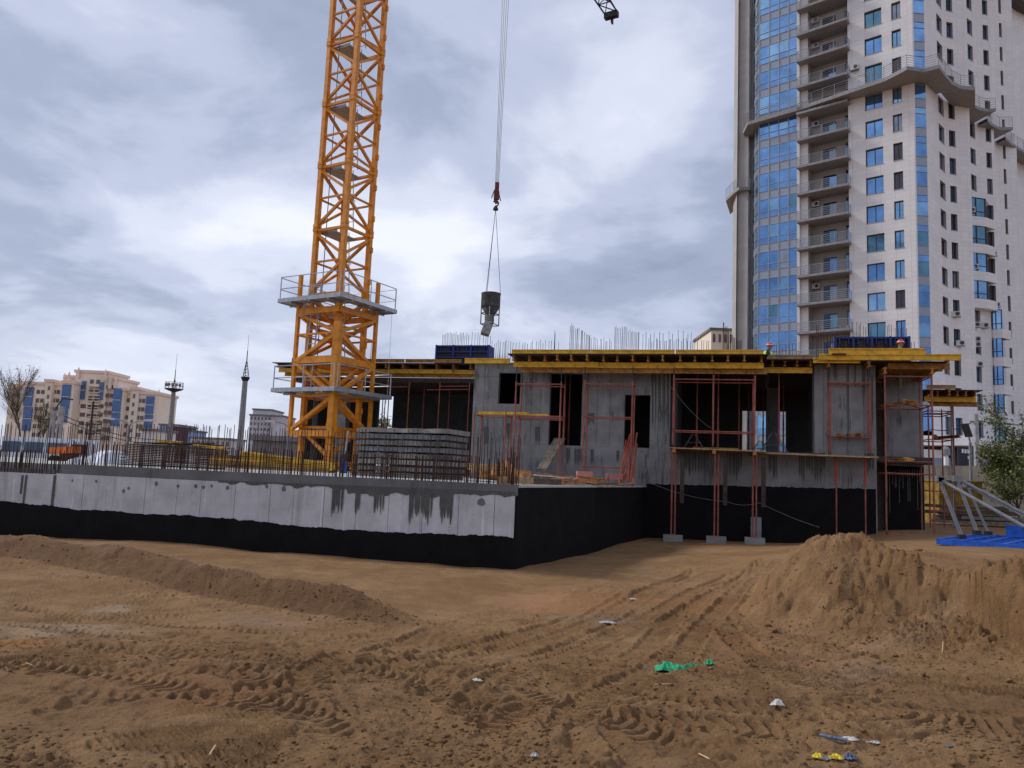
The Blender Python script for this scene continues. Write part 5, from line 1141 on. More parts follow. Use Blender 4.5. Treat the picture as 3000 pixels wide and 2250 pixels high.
for wi, (pts, cols) in enumerate(zip(waves, wave_cols)):
    C_ = curve(pts); ZR = 31.0
    xs = [px_of(q, ZR) for q in C_]
    def onw(px, C_=C_, xs=xs):
        for a, b, xa, xb in zip(C_, C_[1:], xs, xs[1:]):
            if xa <= px <= xb or xb <= px <= xa: return a.lerp(b, (px - xa) / (xb - xa + 1e-9))
        return C_[0] if abs(px - xs[0]) < abs(px - xs[-1]) else C_[-1]
    cutpx = sorted({xs[0], xs[-1], *[c[0] for c in cols], *[c[1] for c in cols]})
    cutpx = [x for x in cutpx if min(xs[0], xs[-1]) - .1 <= x <= max(xs[0], xs[-1]) + .1]
    for xa, xb in zip(cutpx, cutpx[1:]):
        col_ = [c for c in cols if abs(c[0] - xa) < .5 and abs(c[1] - xb) < .5]
        if col_:
            P0, P1 = onw(xa), onw(xb); sk = (2, 3, 4, 5) if (wi == 1 and col_[0][0] == 2846) else ()
            op = opens(col_[0][2], .02, sk); strip(P0, P1, ZB, ZT, op, .34, wallm, rev)
            for z_a, z_b in op:
                if z_b > ZB + 6: window(P0, P1, z_a, z_b, .32, random.choice(('glass_smoke', 'glass_smoke', 'glass_teal', 'glass_blue', 'glass_curtain')), HR, 1 if (xb - xa) < 12 else 2)
        else:
            n_ = 7
            for k in range(n_): strip(onw(xa + (xb - xa) * k / n_), onw(xa + (xb - xa) * (k + 1) / n_), ZB, ZT, [], .3, wallm, rev)
    # step back to the next wave
    if wi < 3: strip(C_[-1], waves[wi + 1][0], ZB, ZT, [], .3, wallm, rev)
    if wi == 1: ONW1 = onw
    if wi == 0: ONW0 = onw
    if wi == 2: ONW2 = onw
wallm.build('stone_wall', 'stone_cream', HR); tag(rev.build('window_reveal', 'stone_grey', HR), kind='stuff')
# protruding blue bay windows on the second wave
for onw_, xa, xb, ks in ((ONW1, 2844, 2886, (2, 3, 4, 5)), (ONW1, 2900, 2937, (-3, -2, -1, 0, 1))):
    for k in ks:
        z_t = ZW + SH * k + .25; P0, P1 = onw_(xa), onw_(xb); n = V(-.35, -.94, 0)
        b0 = P0 + n * .1; b1 = P1 + n * 1.0
        fr_ = pane('bay_window', b0, b1, z_t - 2.3, z_t, random.choice(('glass_blue', 'glass_sky', 'glass_teal')))
        for t in (0, .36, .95): q = b0.lerp(b1, t); MB().box((q.x, q.y - .04, z_t - 1.15), (.09, .09, 2.3)).build('mullion', 'frame_dark', HR)
        for zq in (z_t, z_t - 1.65, z_t - 2.3): MB().bar(V(b0.x, b0.y - .04, zq), V(b1.x, b1.y - .04, zq), .07, .07).build('mullion', 'frame_dark', HR)
        b2 = P1 + V(1.15, -.25, 0); mb = MB().prism([(q.x, q.y) for q in (P0 - n * .4, b0 + n * .05, b0.lerp(b1, .5) + n * .2, b1 + n * .22, b2, P1 - n * .6)], z_t - 3.42, z_t - 2.32); mb.build('bay_parapet', 'stone_cream', HR)
        pane('pane', b1, P1 + V(.7, .2, 0), z_t - 2.3, z_t - .05, 'glass_smoke')
# curtain wall
cols_ = [2338, 2310, 2281, 2252, 2222]
zc = t1(2230, 663).z; kc = round((zc - ZW) / SH); zc0_ = zc - SH * kc
G0 = tp(U[2222]); Gm = flat(hitp(2211, 700, G0 + V(0, 1.6, 0), V(.1, 1, 0))); Ge = flat(hitp(2205, 700, G0 + V(0, 3.6, 0), V(.1, 1, 0)))
segs = [(tp(U[b]), tp(U[a])) for a, b in zip(cols_, cols_[1:])] + [(Gm, G0), (Ge, Gm)]
for k in range(-5, 14):
    z_t = zc0_ + SH * k
    for j, (A_, B_) in enumerate(segs):
        r_ = random.random(); m_ = 'glass_sky' if j == 4 else 'glass_teal' if j == 5 else ('glass_blue' if r_ < .66 else 'glass_sky' if r_ < .88 else 'glass_teal' if r_ < .93 else 'glass_curtain' if r_ < .96 else 'glass_smoke' if j == 1 else 'glass_blue')
        pane('pane', A_, B_, z_t - 1.50, z_t - .02, m_); pane('pane', A_, B_, z_t - 2.22, z_t - 1.56, m_ if random.random() < .6 else 'glass_blue'); pane('spandrel', A_, B_, z_t + .03, z_t + SH - 2.27, 'spandrel' if j != 4 else 'glass_curtain')
    for zq in (z_t, z_t - 1.53, z_t - 2.25):
        m_b = MB()
        MB().bar(tp(U[2222], .03) + V(0, 0, zq), tp(U[2338], .03) + V(0, 0, zq), .06, .06).build('transom', 'frame_grey', HR); MB().path([Ge + V(-.03, -.03, zq), Gm + V(-.03, -.03, zq), G0 + V(-.02, -.03, zq)], .035, 4).build('transom', 'frame_grey', HR)
for P_ in [tp(U[c], .02) for c in cols_] + [Gm, Ge]: MB().box((P_.x, P_.y, (ZB + ZT) / 2), (.09, .09, ZT - ZB), (T1d, T1n, V(0, 0, 1))).build('mullion', 'frame_grey', HR)
pj = tp((U[2338] + U[2346]) / 2, .1); MB().box((pj.x, pj.y, (ZB + ZT) / 2), (abs(U[2338] - U[2346]), .5, ZT - ZB), (T1d, T1n, V(0, 0, 1))).build('corner_trim', 'frame_white', HR)
# left stone fins
e1 = flat(hitp(2197, 700, Ge + V(0, .4, 0), V(0, 1, 0))); e2 = flat(hitp(2191, 700, Ge + V(0, -.6, 0), V(0, 1, 0))); e3 = flat(hitp(2160, 700, Ge + V(0, .4, 0), V(0, 1, 0))); e4 = flat(hitp(2158, 700, Ge + V(0, .3, 0), V(0, 1, 0))); e5 = flat(hitp(2147, 700, Ge + V(0, 3, 0), V(0, 1, 0)))
mbf, rv2 = MB(), MB()
for a, b in ((Ge, e1), (e2, e3), (e4, e5)): strip(a, b, ZB, ZT, [], .3, mbf, rv2)
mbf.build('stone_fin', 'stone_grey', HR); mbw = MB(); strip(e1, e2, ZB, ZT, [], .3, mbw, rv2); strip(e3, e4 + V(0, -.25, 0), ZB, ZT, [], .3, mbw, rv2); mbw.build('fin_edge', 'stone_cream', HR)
# recessed left upper block with window slots
for py, hh_ in ((232, 34), (288, 36)):
    q0, q1 = at(2183, py, e3.y - .05), at(2198, py, e3.y - .05); MB().quad(V(q0.x, q0.y, q0.z - 1.4), V(q1.x, q1.y, q0.z - 1.4), V(q1.x, q1.y, q0.z), V(q0.x, q0.y, q0.z)).build('window', 'glass_blue', HR)
# roof and back so that the tower is closed
bk_ = [tp(U[2684]), g1, waves[0][-1], waves[1][-1], waves[2][-1], waves[3][-1], V(80, 135, 0), V(46, 130, 0), e5, e3, Ge, G0]
MB().prism([(q.x, q.y) for q in bk_], ZT, ZT + .5).build('roof', 'asphalt_roof', HR)
q0, q1, q2 = waves[3][-1], V(80, 135, 0), V(46, 130, 0); mbk = MB(); strip(q0, q1, ZB, ZT, [], .3, mbk, rv2); strip(q1, q2, ZB, ZT, [], .3, mbk, rv2); strip(q2, e5, ZB, ZT, [], .3, mbk, rv2); mbk.build('back_wall', 'stone_grey', HR)
# balconies in the recess
def rail_mesh(pts, z0, posts=True, n=5, h=1.05):
    mb = MB()
    for a, b in zip(pts, pts[1:]):
        for k in range(n): zz_ = z0 + h * (k + 1) / n; mb.tube(V(a.x, a.y, zz_), V(b.x, b.y, zz_), .022 if k < n - 1 else .035, 4)
        m_ = max(1, int((b - a).length / 1.3))
        for k in range(m_ + 1): q = a.lerp(b, k / m_); mb.tube(V(q.x, q.y, z0 - .1), V(q.x, q.y, z0 + h), .025, 4)
    return mb
uR0, uR1, uR2 = U[2346], U[2368], U[2488]
zb_ref = t1(2480, 875, .9).z
kb = round((zb_ref - ZW) / SH); zb0 = zb_ref - SH * kb
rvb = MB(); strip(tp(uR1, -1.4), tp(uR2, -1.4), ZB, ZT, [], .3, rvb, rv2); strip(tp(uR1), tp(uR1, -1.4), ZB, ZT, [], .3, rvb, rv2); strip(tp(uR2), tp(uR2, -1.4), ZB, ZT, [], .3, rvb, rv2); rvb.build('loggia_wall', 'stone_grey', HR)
WORDS = ['topmost', 'second', 'third', 'fourth', 'fifth', 'sixth', 'seventh', 'eighth', 'ninth', 'tenth', 'eleventh', 'twelfth', 'thirteenth', 'fourteenth', 'fifteenth', 'sixteenth', 'seventeenth']
ac_box = MB().box((0, 0, 0), (.85, .32, .6)).mesh('outdoor_unit', 'ac_white'); ac_fan = MB().lathe((0, 0, 0), [(.22, 0), (.22, .02), (.20, .03)], 14).mesh('fan_grille', 'ac_dark')
def aircon(P, n, label):
    n = n.normalized(); ang = math.atan2(n.y, n.x) + math.pi / 2
    T = thing('air_conditioner', P - V(0, 0, .3), label, 'air conditioner', 'air conditioners on the tower')
    b = inst('outdoor_unit', ac_box, P, T, rot=(0, 0, ang)); f = inst('fan_grille', ac_fan, P + n * .16 + V(n.y, -n.x, 0) * -.15, T); f.rotation_euler = (math.pi / 2, 0, ang); 
    MB().box(P - V(0, 0, .33) - n * .05, (.9, .45, .05), (V(-n.y, n.x, 0), n, V(0, 0, 1))).build('bracket', 'steel_grey', T)
for k in range(-4, 14):
    zf = zb0 + SH * k
    B_ = MB().prism([(q.x, q.y) for q in (tp(uR0 + .1, -1.38), tp(uR0 + .1, 1.15), tp(uR2 - .25, 1.15), tp(uR2 - .25, .02), tp(uR2, .02), tp(uR2, -1.38))], zf - .28, zf).build('balcony', 'balcony_grey', HR)
    rail_mesh([tp(uR0 + .05, .02), tp(uR0 + .05, 1.08), tp(uR2 - .18, 1.08), tp(uR2 - .18, .02)], zf).build('railing', 'frame_grey', B_)
    for xa, xb, zt_, m_ in ((.28, .60, 2.3, 'glass_dark'), (.44, .62, 2.1, random.choice(('glass_blue', 'glass_curtain', 'glass_teal'))), (.84, .995, 2.5, random.choice(('glass_dark', 'glass_dark', 'glass_teal'))), (.88, .97, 2.2, 'glass_blue')):
        off = -1.36 if m_ == 'glass_dark' else -1.33; A_, C__ = tp(uR1 + (uR2 - uR1) * xa, off), tp(uR1 + (uR2 - uR1) * xb, off)
        pane('balcony_door', A_, C__, zf + .02, zf + zt_, m_, B_)
    if k in (-3, -2, 0, 1, 3, 4, 6, 7, 9, 10, 11):
        side = 'left' if k % 3 else 'right'; u_ = uR1 - .15 * 0 + (.35 if side == 'left' else 0); u_ = uR1 + (uR2 - uR1) * (.10 if side == 'left' else .93)
        aircon(tp(u_, -1.15 if side == 'left' else -1.1) + V(0, 0, zf + (2.35 if side == 'left' else .4)), T1n, f'white air conditioner at the {side} of the {WORDS[12 - k]} tower balcony counted from the top')
# belt balcony with sweeping edge
Hb = 46.1
belt = [atz(x, y, Hb) for x, y in ((2177, 392), (2190, 365), (2344, 321), (2480, 275), (2590, 238), (2630, 218), (2657, 203), (2706, 211), (2751, 199), (2770, 224), (2790, 247), (2815, 260), (2857, 264))]
def belt_mesh(outer, inward, z0, th=.38):
    mb = MB(); inward = Vector(inward)
    for a, b in zip(outer, outer[1:]):
        ps = [V(q.x, q.y, 0) for q in (a, b, b + inward, a + inward)]
        for z_, fl in ((z0, 1), (z0 - th, 0)): qs = [q + V(0, 0, z_) for q in ps]; mb.quad(*(qs if fl else qs[::-1]))
        mb.quad(ps[0] + V(0, 0, z0 - th), ps[1] + V(0, 0, z0 - th), ps[1] + V(0, 0, z0), ps[0] + V(0, 0, z0))
    a, b = outer[-1], outer[-1] + inward; mb.quad(V(a.x, a.y, z0 - th), V(b.x, b.y, z0 - th), V(b.x, b.y, z0), V(a.x, a.y, z0))
    return mb
bt = belt_mesh(belt, (3.0, 5, 0), Hb + .40, .43).build('belt_balcony', 'balcony_grey', HR)
rail_mesh([flat(q) + V(.05, .12, 0) for q in belt], Hb + .38, n=5, h=1.3).build('railing', 'frame_grey', bt)
for ib, pxs in enumerate((((2838, 293), (2850, 312), (2870, 322), (2895, 328), (2918, 325)), ((2893, 354), (2905, 368), (2930, 380), (2968, 380)), ((2946, 407), (2965, 425), (3000, 447), (3060, 470)))):
    ou = [atz(x, y, Hb) for x, y in pxs]; b2 = belt_mesh(ou, (-1.2, 5.5, 0), Hb + .37 - .012 * ib).build('belt_balcony', 'balcony_grey', HR); rail_mesh([flat(q) + V(.05, .12, 0) for q in ou], Hb + .38, n=5, h=1.3).build('railing', 'frame_grey', b2)
# small balcony on the left edge
zl2 = at(2160, 548, e4.y - 1).z
ou = [flat(at(x, 548, e4.y + dy)) for x, dy in ((2127, 3.0), (2150, .2), (2165, -1.2), (2197, -1.2))]
b3 = belt_mesh(ou, (2, 5, 0), zl2, .4).build('belt_balcony', 'balcony_grey', HR); rail_mesh(ou, zl2, n=5, h=1.2).build('railing', 'frame_grey', b3)
# a few air conditioners hung on the stone faces
for px, py, onw_, lab in ((2795, 922, ONW0, 'below a window of the first bay, upper one'), (2806, 1007, ONW0, 'below a window of the first bay, lower one'), (2848, 618, ONW1, 'at the top of the blue bay column'), (2852, 784, ONW1, 'left of a pair under a blue bay window'), (2868, 784, ONW1, 'right of a pair under a blue bay window'), (2853, 953, ONW1, 'under the lowest blue bay, left'), (2878, 955, ONW1, 'under the lowest blue bay, right'), (2908, 745, ONW1, 'under the narrow window column, upper one'), (2913, 895, ONW1, 'under the narrow window column, lower one'), (2854, 995, ONW1, 'before a window under the bays, upper of two'), (2854, 1011, ONW1, 'before a window under the bays, lower of two'), (2858, 1068, ONW1, 'beside the lowest window of its column')):
    P = onw_(px); d = ray(px, py); t = (P.xy.length) / d.xy.length; z_ = EYE.z + d.z * t; nn_ = V(-.5, -.86, 0); aircon(V(P.x, P.y, z_) + nn_ * .35, nn_, 'white air conditioner on the tower wall ' + lab)
q = t1(2503, 197, .3); aircon(q, T1n, 'white air conditioner right of the balcony column above the belt balcony')
# ground floor canopy
can = [flat(at(x, 1290, Y)) for x, Y in ((2640, 77.0), (2845, 73.0), (2960, 84.0), (3100, 96))]
zc1 = at(2845, 1276, 73.0).z
CN_ = belt_mesh([V(q.x, q.y, 0) for q in can], (1, 8, 0), zc1, .95).build('entrance_canopy', 'white_paint', HR)
for a, b in zip(can, can[1:]): 
    n_ = V(.3, 1, 0) * 2.2; MB().quad(V(a.x, a.y, ZB) + n_, V(b.x, b.y, ZB) + n_, V(b.x, b.y, zc1 - 1.05) + n_, V(a.x, a.y, zc1 - 1.05) + n_).build('ground_floor_wall', 'dark_metal', HR)
for x0, x1, y0, y1, m_ in ((2705, 2762, 1316, 1340, 'white_paint'), (2735, 2785, 1340, 1365, 'cladding_blue'), (2850, 2935, 1328, 1350, 'stone_grey')):
    a, b = at(x0, y1, 75.5), at(x1, y1, 75.5); c_ = at(x0, y0, 75.5); pane('shop_panel', a, b, a.z, c_.z, m_)

# ------------------------------------------------------------------ right edge of the yard: fence, timber, blue panel, trees, poles
def place(px, py, Y): return at(px, py, Y)
FNZ = at(2800, 1366, 44).z
fpts = [flat(at(2700, 1400, 46)), flat(at(2850, 1400, 44)), flat(at(3020, 1400, 42)), flat(at(3300, 1400, 39))]
FE = thing('concrete_fence', fpts[1] + V(0, 0, .5), 'stained tan concrete panel fence behind the yard at right', 'fence')
for a, b in zip(fpts, fpts[1:]):
    n_ = max(1, round((b - a).length / 2.6)); d = (b - a).normalized()
    for k in range(n_):
        p_, q_ = a.lerp(b, k / n_), a.lerp(b, (k + 1) / n_); MB().box(((p_ + q_) / 2).to_tuple()[:2] + ((FNZ + .2) / 2 + random.uniform(-.02, .02),), ((q_ - p_).length - .03, .14, FNZ - .1), (d, V(-d.y, d.x, 0), V(0, 0, 1))).build('fence_panel', 'concrete_fence', FE)
yc_ = at(2790, 1520, 40); o = MB().box((yc_.x, yc_.y, 1.55), (2.2, 1.6, 2.2)).box((yc_.x, yc_.y, 2.68), (2.3, 1.7, .08)).build('tool_container', 'yellow_dark'); tag(o, 'dull yellow metal box behind the corner scaffold', 'container')
for i in range(14):
    c = at(2830 + (i % 4) * 36, 1480, 36 + (i % 3) * .8); z_ = .75 + (i // 4) * .22 + random.uniform(0, .05); t = random.uniform(-.12, .12); d = V(math.cos(t), math.sin(t) * .5, random.uniform(-.03, .03)); L2 = random.uniform(1.4, 2.2)
    o = MB().bar(V(c.x, c.y, z_) - d * L2, V(c.x, c.y, z_) + d * L2, .35, .14).build('timber_beam', random.choice(('board_brown', 'plank_grey', 'plank_grey'))); tag(o, 'weathered grey timber in the heap before the tan fence', 'timber', 'timber heap by the fence')
# blue panel formwork lying flat with grey push-pull struts
zq = .80; c0, c1, c2, c3 = at(2746, 1586, 21.2), at(3080, 1612, 19.4), at(3130, 1555, 22.6), at(2870, 1545, 24.5)
BPZ = gh(c0.x, c0.y) + .12
c0, c1, c2, c3 = [V(q.x, q.y, BPZ) for q in (c0, c1, c2, c3)]
BP = thing('panel_formwork', (c0 + c1 + c2 + c3) / 4 - V(0, 0, .1), 'bright blue steel formwork panel lying flat with grey struts', 'formwork')
gr = lambda s_, t: c0.lerp(c1, s_).lerp(c3.lerp(c2, s_), t)
def quadbar(a, b, w, h): return MB().bar(a, b, w, h)
quadbar(gr(0, 0), gr(1, 0), .10, .16).build('frame_rail', 'blue_panel', BP); quadbar(gr(0, 1), gr(1, 1), .10, .16).build('frame_rail', 'blue_panel', BP)
for k in range(6): quadbar(gr(k / 5, .005), gr(k / 5, .995), .07, .15).build('frame_rib', 'blue_panel', BP)
for k in range(1, 5): quadbar(gr(.004, k / 5), gr(.996, k / 5), .05, .13).build('frame_rail', 'blue_panel', BP)
mb = MB().quad(gr(0, 0) - V(0, 0, .05), gr(1, 0) - V(0, 0, .05), gr(1, 1) - V(0, 0, .05), gr(0, 1) - V(0, 0, .05)); mb.build('facing_sheet', 'blue_steel', BP)
quadbar(gr(.35, .9) + V(0, 0, .25), gr(.95, .98) + V(0, 0, .25), .12, .35).build('stacked_panel', 'blue_panel', BP)
for (bx, by, Yb), (tx_, ty_, Yt), r in (((2817, 1570, 21.6), (2752, 1403, 21.8), .06), ((2862, 1558, 22.2), (2802, 1402, 22.4), .06), ((2895, 1560, 23.0), (2832, 1420, 23.2), .045), ((3010, 1548, 20.2), (2757, 1407, 21.8), .055), ((3020, 1516, 21.5), (2810, 1405, 22.4), .055), ((3030, 1530, 22.0), (2840, 1425, 23.2), .045)):
    a, b = at(bx, by, Yb), at(tx_, ty_, Yt); MB().tube(a, b, r * .85, 9).build('strut', 'steel_grey', BP)
    MB().box(b, (.2, .12, .16)).build('strut_head', 'steel_grey', BP); MB().box(a + V(0, 0, -.02), (.16, .16, .12)).build('strut_foot', 'dark_metal', BP)
# poles and lamps at right
def pole(px, py0, py1, Y, r, label, m='pole_concrete', name='utility_pole'):
    a = at(px, py0, Y); b = at(px - 1, py1, Y); T = thing(name, V(a.x, a.y, .5), label, 'pole'); MB().tube(V(a.x, a.y, .4), V(a.x, a.y, b.z), r, 8, r * .8).build('shaft', m, T); return T, V(a.x, a.y, b.z)
PT, ptop = pole(2862, 1350, 1213, 50, .20, 'grey concrete utility pole with wires before the tower at right')
MB().bar(ptop + V(-.4, 0, -.5), ptop + V(.4, 0, -.5), .08).build('cross_arm', 'steel_grey', PT)
o = MB().path(bezier_sag(ptop + V(0, 0, -.4), at(2730, 1258, 52), .3) + [at(2560, 1300, 55)], .03, 4).build('overhead_wire', 'dark_metal'); tag(o, 'dark wire running left from the pole at right', 'wire')
o = MB().path(bezier_sag(ptop + V(0, 0, -.4), at(3060, 1243, 48), .15), .03, 4).build('overhead_wire', 'dark_metal'); tag(o, 'dark wire running right from the pole at right', 'wire')
LT, lt = pole(2845, 1400, 1296, 42, .10, 'grey street lamp with tilted rectangular head by the tan fence', 'steel_grey', 'street_lamp')
MB().tube(lt, lt + V(-.08, 0, .35), .05, 6).build('arm', 'steel_grey', LT); MB().bar(lt + V(-.05, 0, .3), lt + V(-.35, -.1, 1.0), .42, .1).build('lamp_head', 'dark_metal', LT)
WP, _ = pole(2772, 1365, 1330, 60, .22, 'short white bollard light before the tower canopy', 'white_paint', 'bollard')
MB().lathe(_ + V(0, 0, -.1), [(.3, 0), (.3, .5), (.1, .7)], 10).build('light_head', 'steel_grey', WP)
GP, _ = pole(2792, 1370, 1190, 33, .07, 'slim grey metal post beside the dark red scaffold', 'galvanised', 'metal_post')
sg = at(2832, 1336, 66); SG = MB().box(sg, (1.5, .12, 1.6)).build('sign_board', 'sign_dark'); tag(SG, 'dark sign board with white marks under the tower canopy', 'sign')
for k, (dx, dz, w_, h_) in enumerate(((-.38, .42, .16, .34), (-.14, .40, .16, .34), (.10, .40, .16, .34), (.34, .36, .14, .32), (.12, -.12, .14, .24), (.32, -.12, .14, .24))): MB().box(sg + V(dx, -.075, dz), (w_, .02, h_)).build('sign_mark', 'white_paint', SG)
# trees: tapered limbs and many small leaf faces
def tree(name, label, P, H, spread, nleaf, leafm, seed, trunk_r=.09, bushy=1.0, leaf=.10, lowest=.25):
    rnd = random.Random(seed); T = thing(name, P, label, 'tree' if 'shrub' not in name else 'shrub'); tips = []; wood = MB()
    def grow(p, d, L, r, lv):
        n_ = 3; q = p
        for k in range(n_):
            d = (d + V(rnd.gauss(0, .12), rnd.gauss(0, .12), .06)).normalized(); e = q + d * (L / n_); wood.tube(q, e, r * (1 - .25 * k / n_), 5, r * (1 - .25 * (k + 1) / n_), False); q = e
            if lv >= 2: tips.append((q.copy(), lv))
            if lv < 4:
                for _ in range(2 if lv else 3):
                    if lv == 0 and k == 0 and rnd.random() > lowest: continue
                    a = rnd.uniform(0, 6.28); s_ = rnd.uniform(.45, .95) * spread; grow(q, (d + V(math.cos(a) * s_, math.sin(a) * s_, rnd.uniform(-.05, .35))).normalized(), L * rnd.uniform(.42, .62), r * .5, lv + 1)
    grow(Vector(P), V(0, 0, 1), H * .55, trunk_r, 0); wood.build('trunk', 'bark', T)
    lf = MB()
    for _ in range(nleaf):
        c, lv = rnd.choice(tips); c = c + V(rnd.gauss(0, .18), rnd.gauss(0, .18), rnd.gauss(0, .16)) * bushy; a = V(rnd.gauss(0, 1), rnd.gauss(0, 1), rnd.gauss(0, 1)).normalized(); b = a.cross(V(rnd.gauss(0, 1), rnd.gauss(0, 1), rnd.gauss(0, 1))).normalized(); s_ = leaf * rnd.uniform(.6, 1.5)
        lf.quad(c - a * s_, c + b * s_ * .45, c + a * s_, c - b * s_ * .45)
    tag(lf.build('crown', leafm, T), kind='stuff'); return T
q = at(2985, 1450, 36); tree('shrub_tree', 'leafy green shrub overhanging the fence at the right edge', V(q.x, q.y, .6), 4.6, 1.5, 3600, 'leaf_green', 3, .06, 1.0, .07, .9)
q = at(3060, 1450, 37); tree('shrub_tree', 'second leafy shrub half cut off by the right edge', V(q.x, q.y, .6), 6.4, 1.2, 4500, 'leaf_green', 5, .07, 1.1, .075, .9)
# ------------------------------------------------------------------ left background
q = at(60, 1400, 70); tree('budding_tree', 'sparse budding tree before the tan block at the left edge', V(q.x, q.y, .5), 9.5, .55, 800, 'leaf_pale', 11, .08, 1.3, .075)
q = at(130, 1400, 95); tree('budding_tree', 'smaller pale tree right of the budding tree before the tan block', V(q.x, q.y, .5), 7.5, .55, 600, 'leaf_pale', 17, .07, 1.3, .09)
q = at(1130, 1300, 80); tree('budding_tree', 'bare tree seen through the opening of the left bay', V(q.x, q.y, .5), 6.0, .8, 2200, 'leaf_pale', 19, .10, 1.4, .14)
def far_block(label, px0, px1, pyt, Y, m, depth=14, rows=0, cols=0, name='apartment_block', yaw=0.0, wm='far_window', pyb=1360, group=None, wsize=(.42, .5)):
    a, b = at(px0, (pyt + pyb) / 2, Y), at(px1, (pyt + pyb) / 2, Y); z1_ = at((px0 + px1) / 2, pyt, Y).z; T = thing(name, V((a.x + b.x) / 2, Y, 0), label, 'building', group)
    W_ = b.x - a.x; MB().box(V((a.x + b.x) / 2, Y + depth / 2, z1_ / 2), (W_, depth, z1_)).build('wall', m, T)
    MB().box(V((a.x + b.x) / 2, Y + depth / 2, z1_ + .2), (W_ + .6, depth + .6, .5)).build('roof', 'roof_grey', T)
    if rows:
        hh_ = (z1_ - 3) / rows; ww_ = W_ / cols; wmsh = MB().box((0, 0, 0), (ww_ * wsize[0], .25, hh_ * wsize[1])).mesh('window', wm)
        for i in range(rows):
            for j in range(cols): inst('window', wmsh, V(a.x + ww_ * (j + .5), Y - .02, 3 + hh_ * (i + .5)), T)
    return T, a, b, z1_
# tan stepped apartment block
TY = 300.0
TB = thing('apartment_block', V(at(250, 1300, TY).x, TY, 0), 'long tan stepped apartment block with blue glass strips at far left', 'building')
MPX = TY / F_PX
def tb(px, py, dy=0.0): return at(px, py, TY + dy)
wm_ = MB().box((0, 0, 0), (1.25, .3, 1.55)).mesh('window', 'far_window')
def tblock(px0, px1, pyt, dy, m='tan_wall', trim=True, depth=16):
    a, b = tb(px0, pyt + 60, dy), tb(px1, pyt + 60, dy); z = tb((px0 + px1) / 2, pyt, dy).z
    MB().box(V((a.x + b.x) / 2, TY + dy + depth / 2, z / 2), (b.x - a.x, depth, z)).build('wall', m, TB)
    if trim: MB().box(V((a.x + b.x) / 2, TY + dy + depth / 2, z + .3), (b.x - a.x + 1.0, depth + 1, 1.1)).build('cornice', 'tan_trim', TB)
    return a.x, b.x, z
def tstrip(px0, px1, pyt, pyb, dy, m='far_glass'):
    a, b = tb(px0, (pyt + pyb) / 2, dy), tb(px1, (pyt + pyb) / 2, dy); z1_, z0_ = tb((px0 + px1) / 2, pyt, dy).z, tb((px0 + px1) / 2, pyb, dy).z
    MB().box(V((a.x + b.x) / 2, TY + dy, (z0_ + z1_) / 2), (b.x - a.x, .5, z1_ - z0_)).build('glass_strip', m, TB)
    n_ = max(2, int((z1_ - z0_) / 3.2))
    for k in range(1, n_): MB().box(V((a.x + b.x) / 2, TY + dy - .3, z0_ + (z1_ - z0_) * k / n_), (b.x - a.x, .1, .18)).build('transom', 'tan_pale', TB)
def twin(px0, px1, n, pyt, pyb, dy, sc=1.0):
    xa, xb = tb(px0, 1200, dy).x, tb(px1, 1200, dy).x; z1_, z0_ = tb((px0 + px1) / 2, pyt, dy).z, tb((px0 + px1) / 2, pyb, dy).z; r_ = int((z1_ - z0_) / 3.35)
    for i in range(r_):
        for j in range(n): inst('window', wm_, V(xa + (xb - xa) * (j + .5) / n, TY + dy - .05, z1_ - 1.6 - 3.35 * i), TB, scale=(sc, 1, 1))
# tilt of the photograph is in the camera, so blocks are level here
tblock(22, 62, 1131, 2); tblock(60, 152, 1125, 0); tblock(128, 148, 1117, -1, 'tan_pale'); tblock(150, 184, 1128, 1); tblock(178, 212, 1122, -3); tblock(184, 342, 1108, 3); tblock(216, 312, 1091, 2); tblock(338, 358, 1142, -3); tblock(356, 462, 1153, 0); tblock(378, 402, 1140, -1, 'tan_pale')
tstrip(71, 96, 1134, 1189, -.3); tstrip(67, 92, 1192, 1262, -.3, 'far_glass'); tstrip(180, 205, 1127, 1197, -3.3); tstrip(174, 197, 1199, 1238, -3.3); tstrip(238, 250, 1116, 1170, 1.7); tstrip(290, 302, 1120, 1172, 1.7); tstrip(331, 355, 1138, 1206, -3.3); tstrip(326, 350, 1209, 1248, -3.3); tstrip(427, 450, 1161, 1212, -.3); tstrip(423, 446, 1215, 1254, -.3)
twin(100, 127, 2, 1136, 1300, -.0); twin(131, 143, 1, 1125, 1300, -1, .6); twin(147, 172, 2, 1136, 1300, 1); twin(207, 234, 2, 1117, 1300, 2); twin(252, 288, 2, 1106, 1300, 2, 1.1); twin(304, 328, 2, 1122, 1300, 2); twin(234, 252, 1, 1178, 1300, 2, 1.6); twin(287, 303, 1, 1178, 1300, 2, 1.6); twin(358, 380, 2, 1160, 1300, 0); twin(383, 396, 1, 1148, 1300, -1, .6); twin(400, 424, 2, 1162, 1300, 0); twin(30, 56, 2, 1145, 1215, 2, .7)
for px, py in ((35, 1118), (57, 1108), (188, 1095), (201, 1090), (229, 1077), (308, 1083), (338, 1104), (322, 1106), (464, 1142)):
    p_ = tb(px, py + 22, 1); MB().lathe(p_, [(.7, -1.5), (.7, .4), (.45, .6), (.55, 1.6), (.1, 3.2)], 8).build('finial', 'tan_trim', TB)
for py in range(1130, 1290, 9):
    a, b = tb(254, py, 0), tb(288, py + 2, 0); MB().box(V((a.x + b.x) / 2, TY + 1.2, a.z), (b.x - a.x, 1.4, .22)).build('balcony', 'tan_pale', TB)
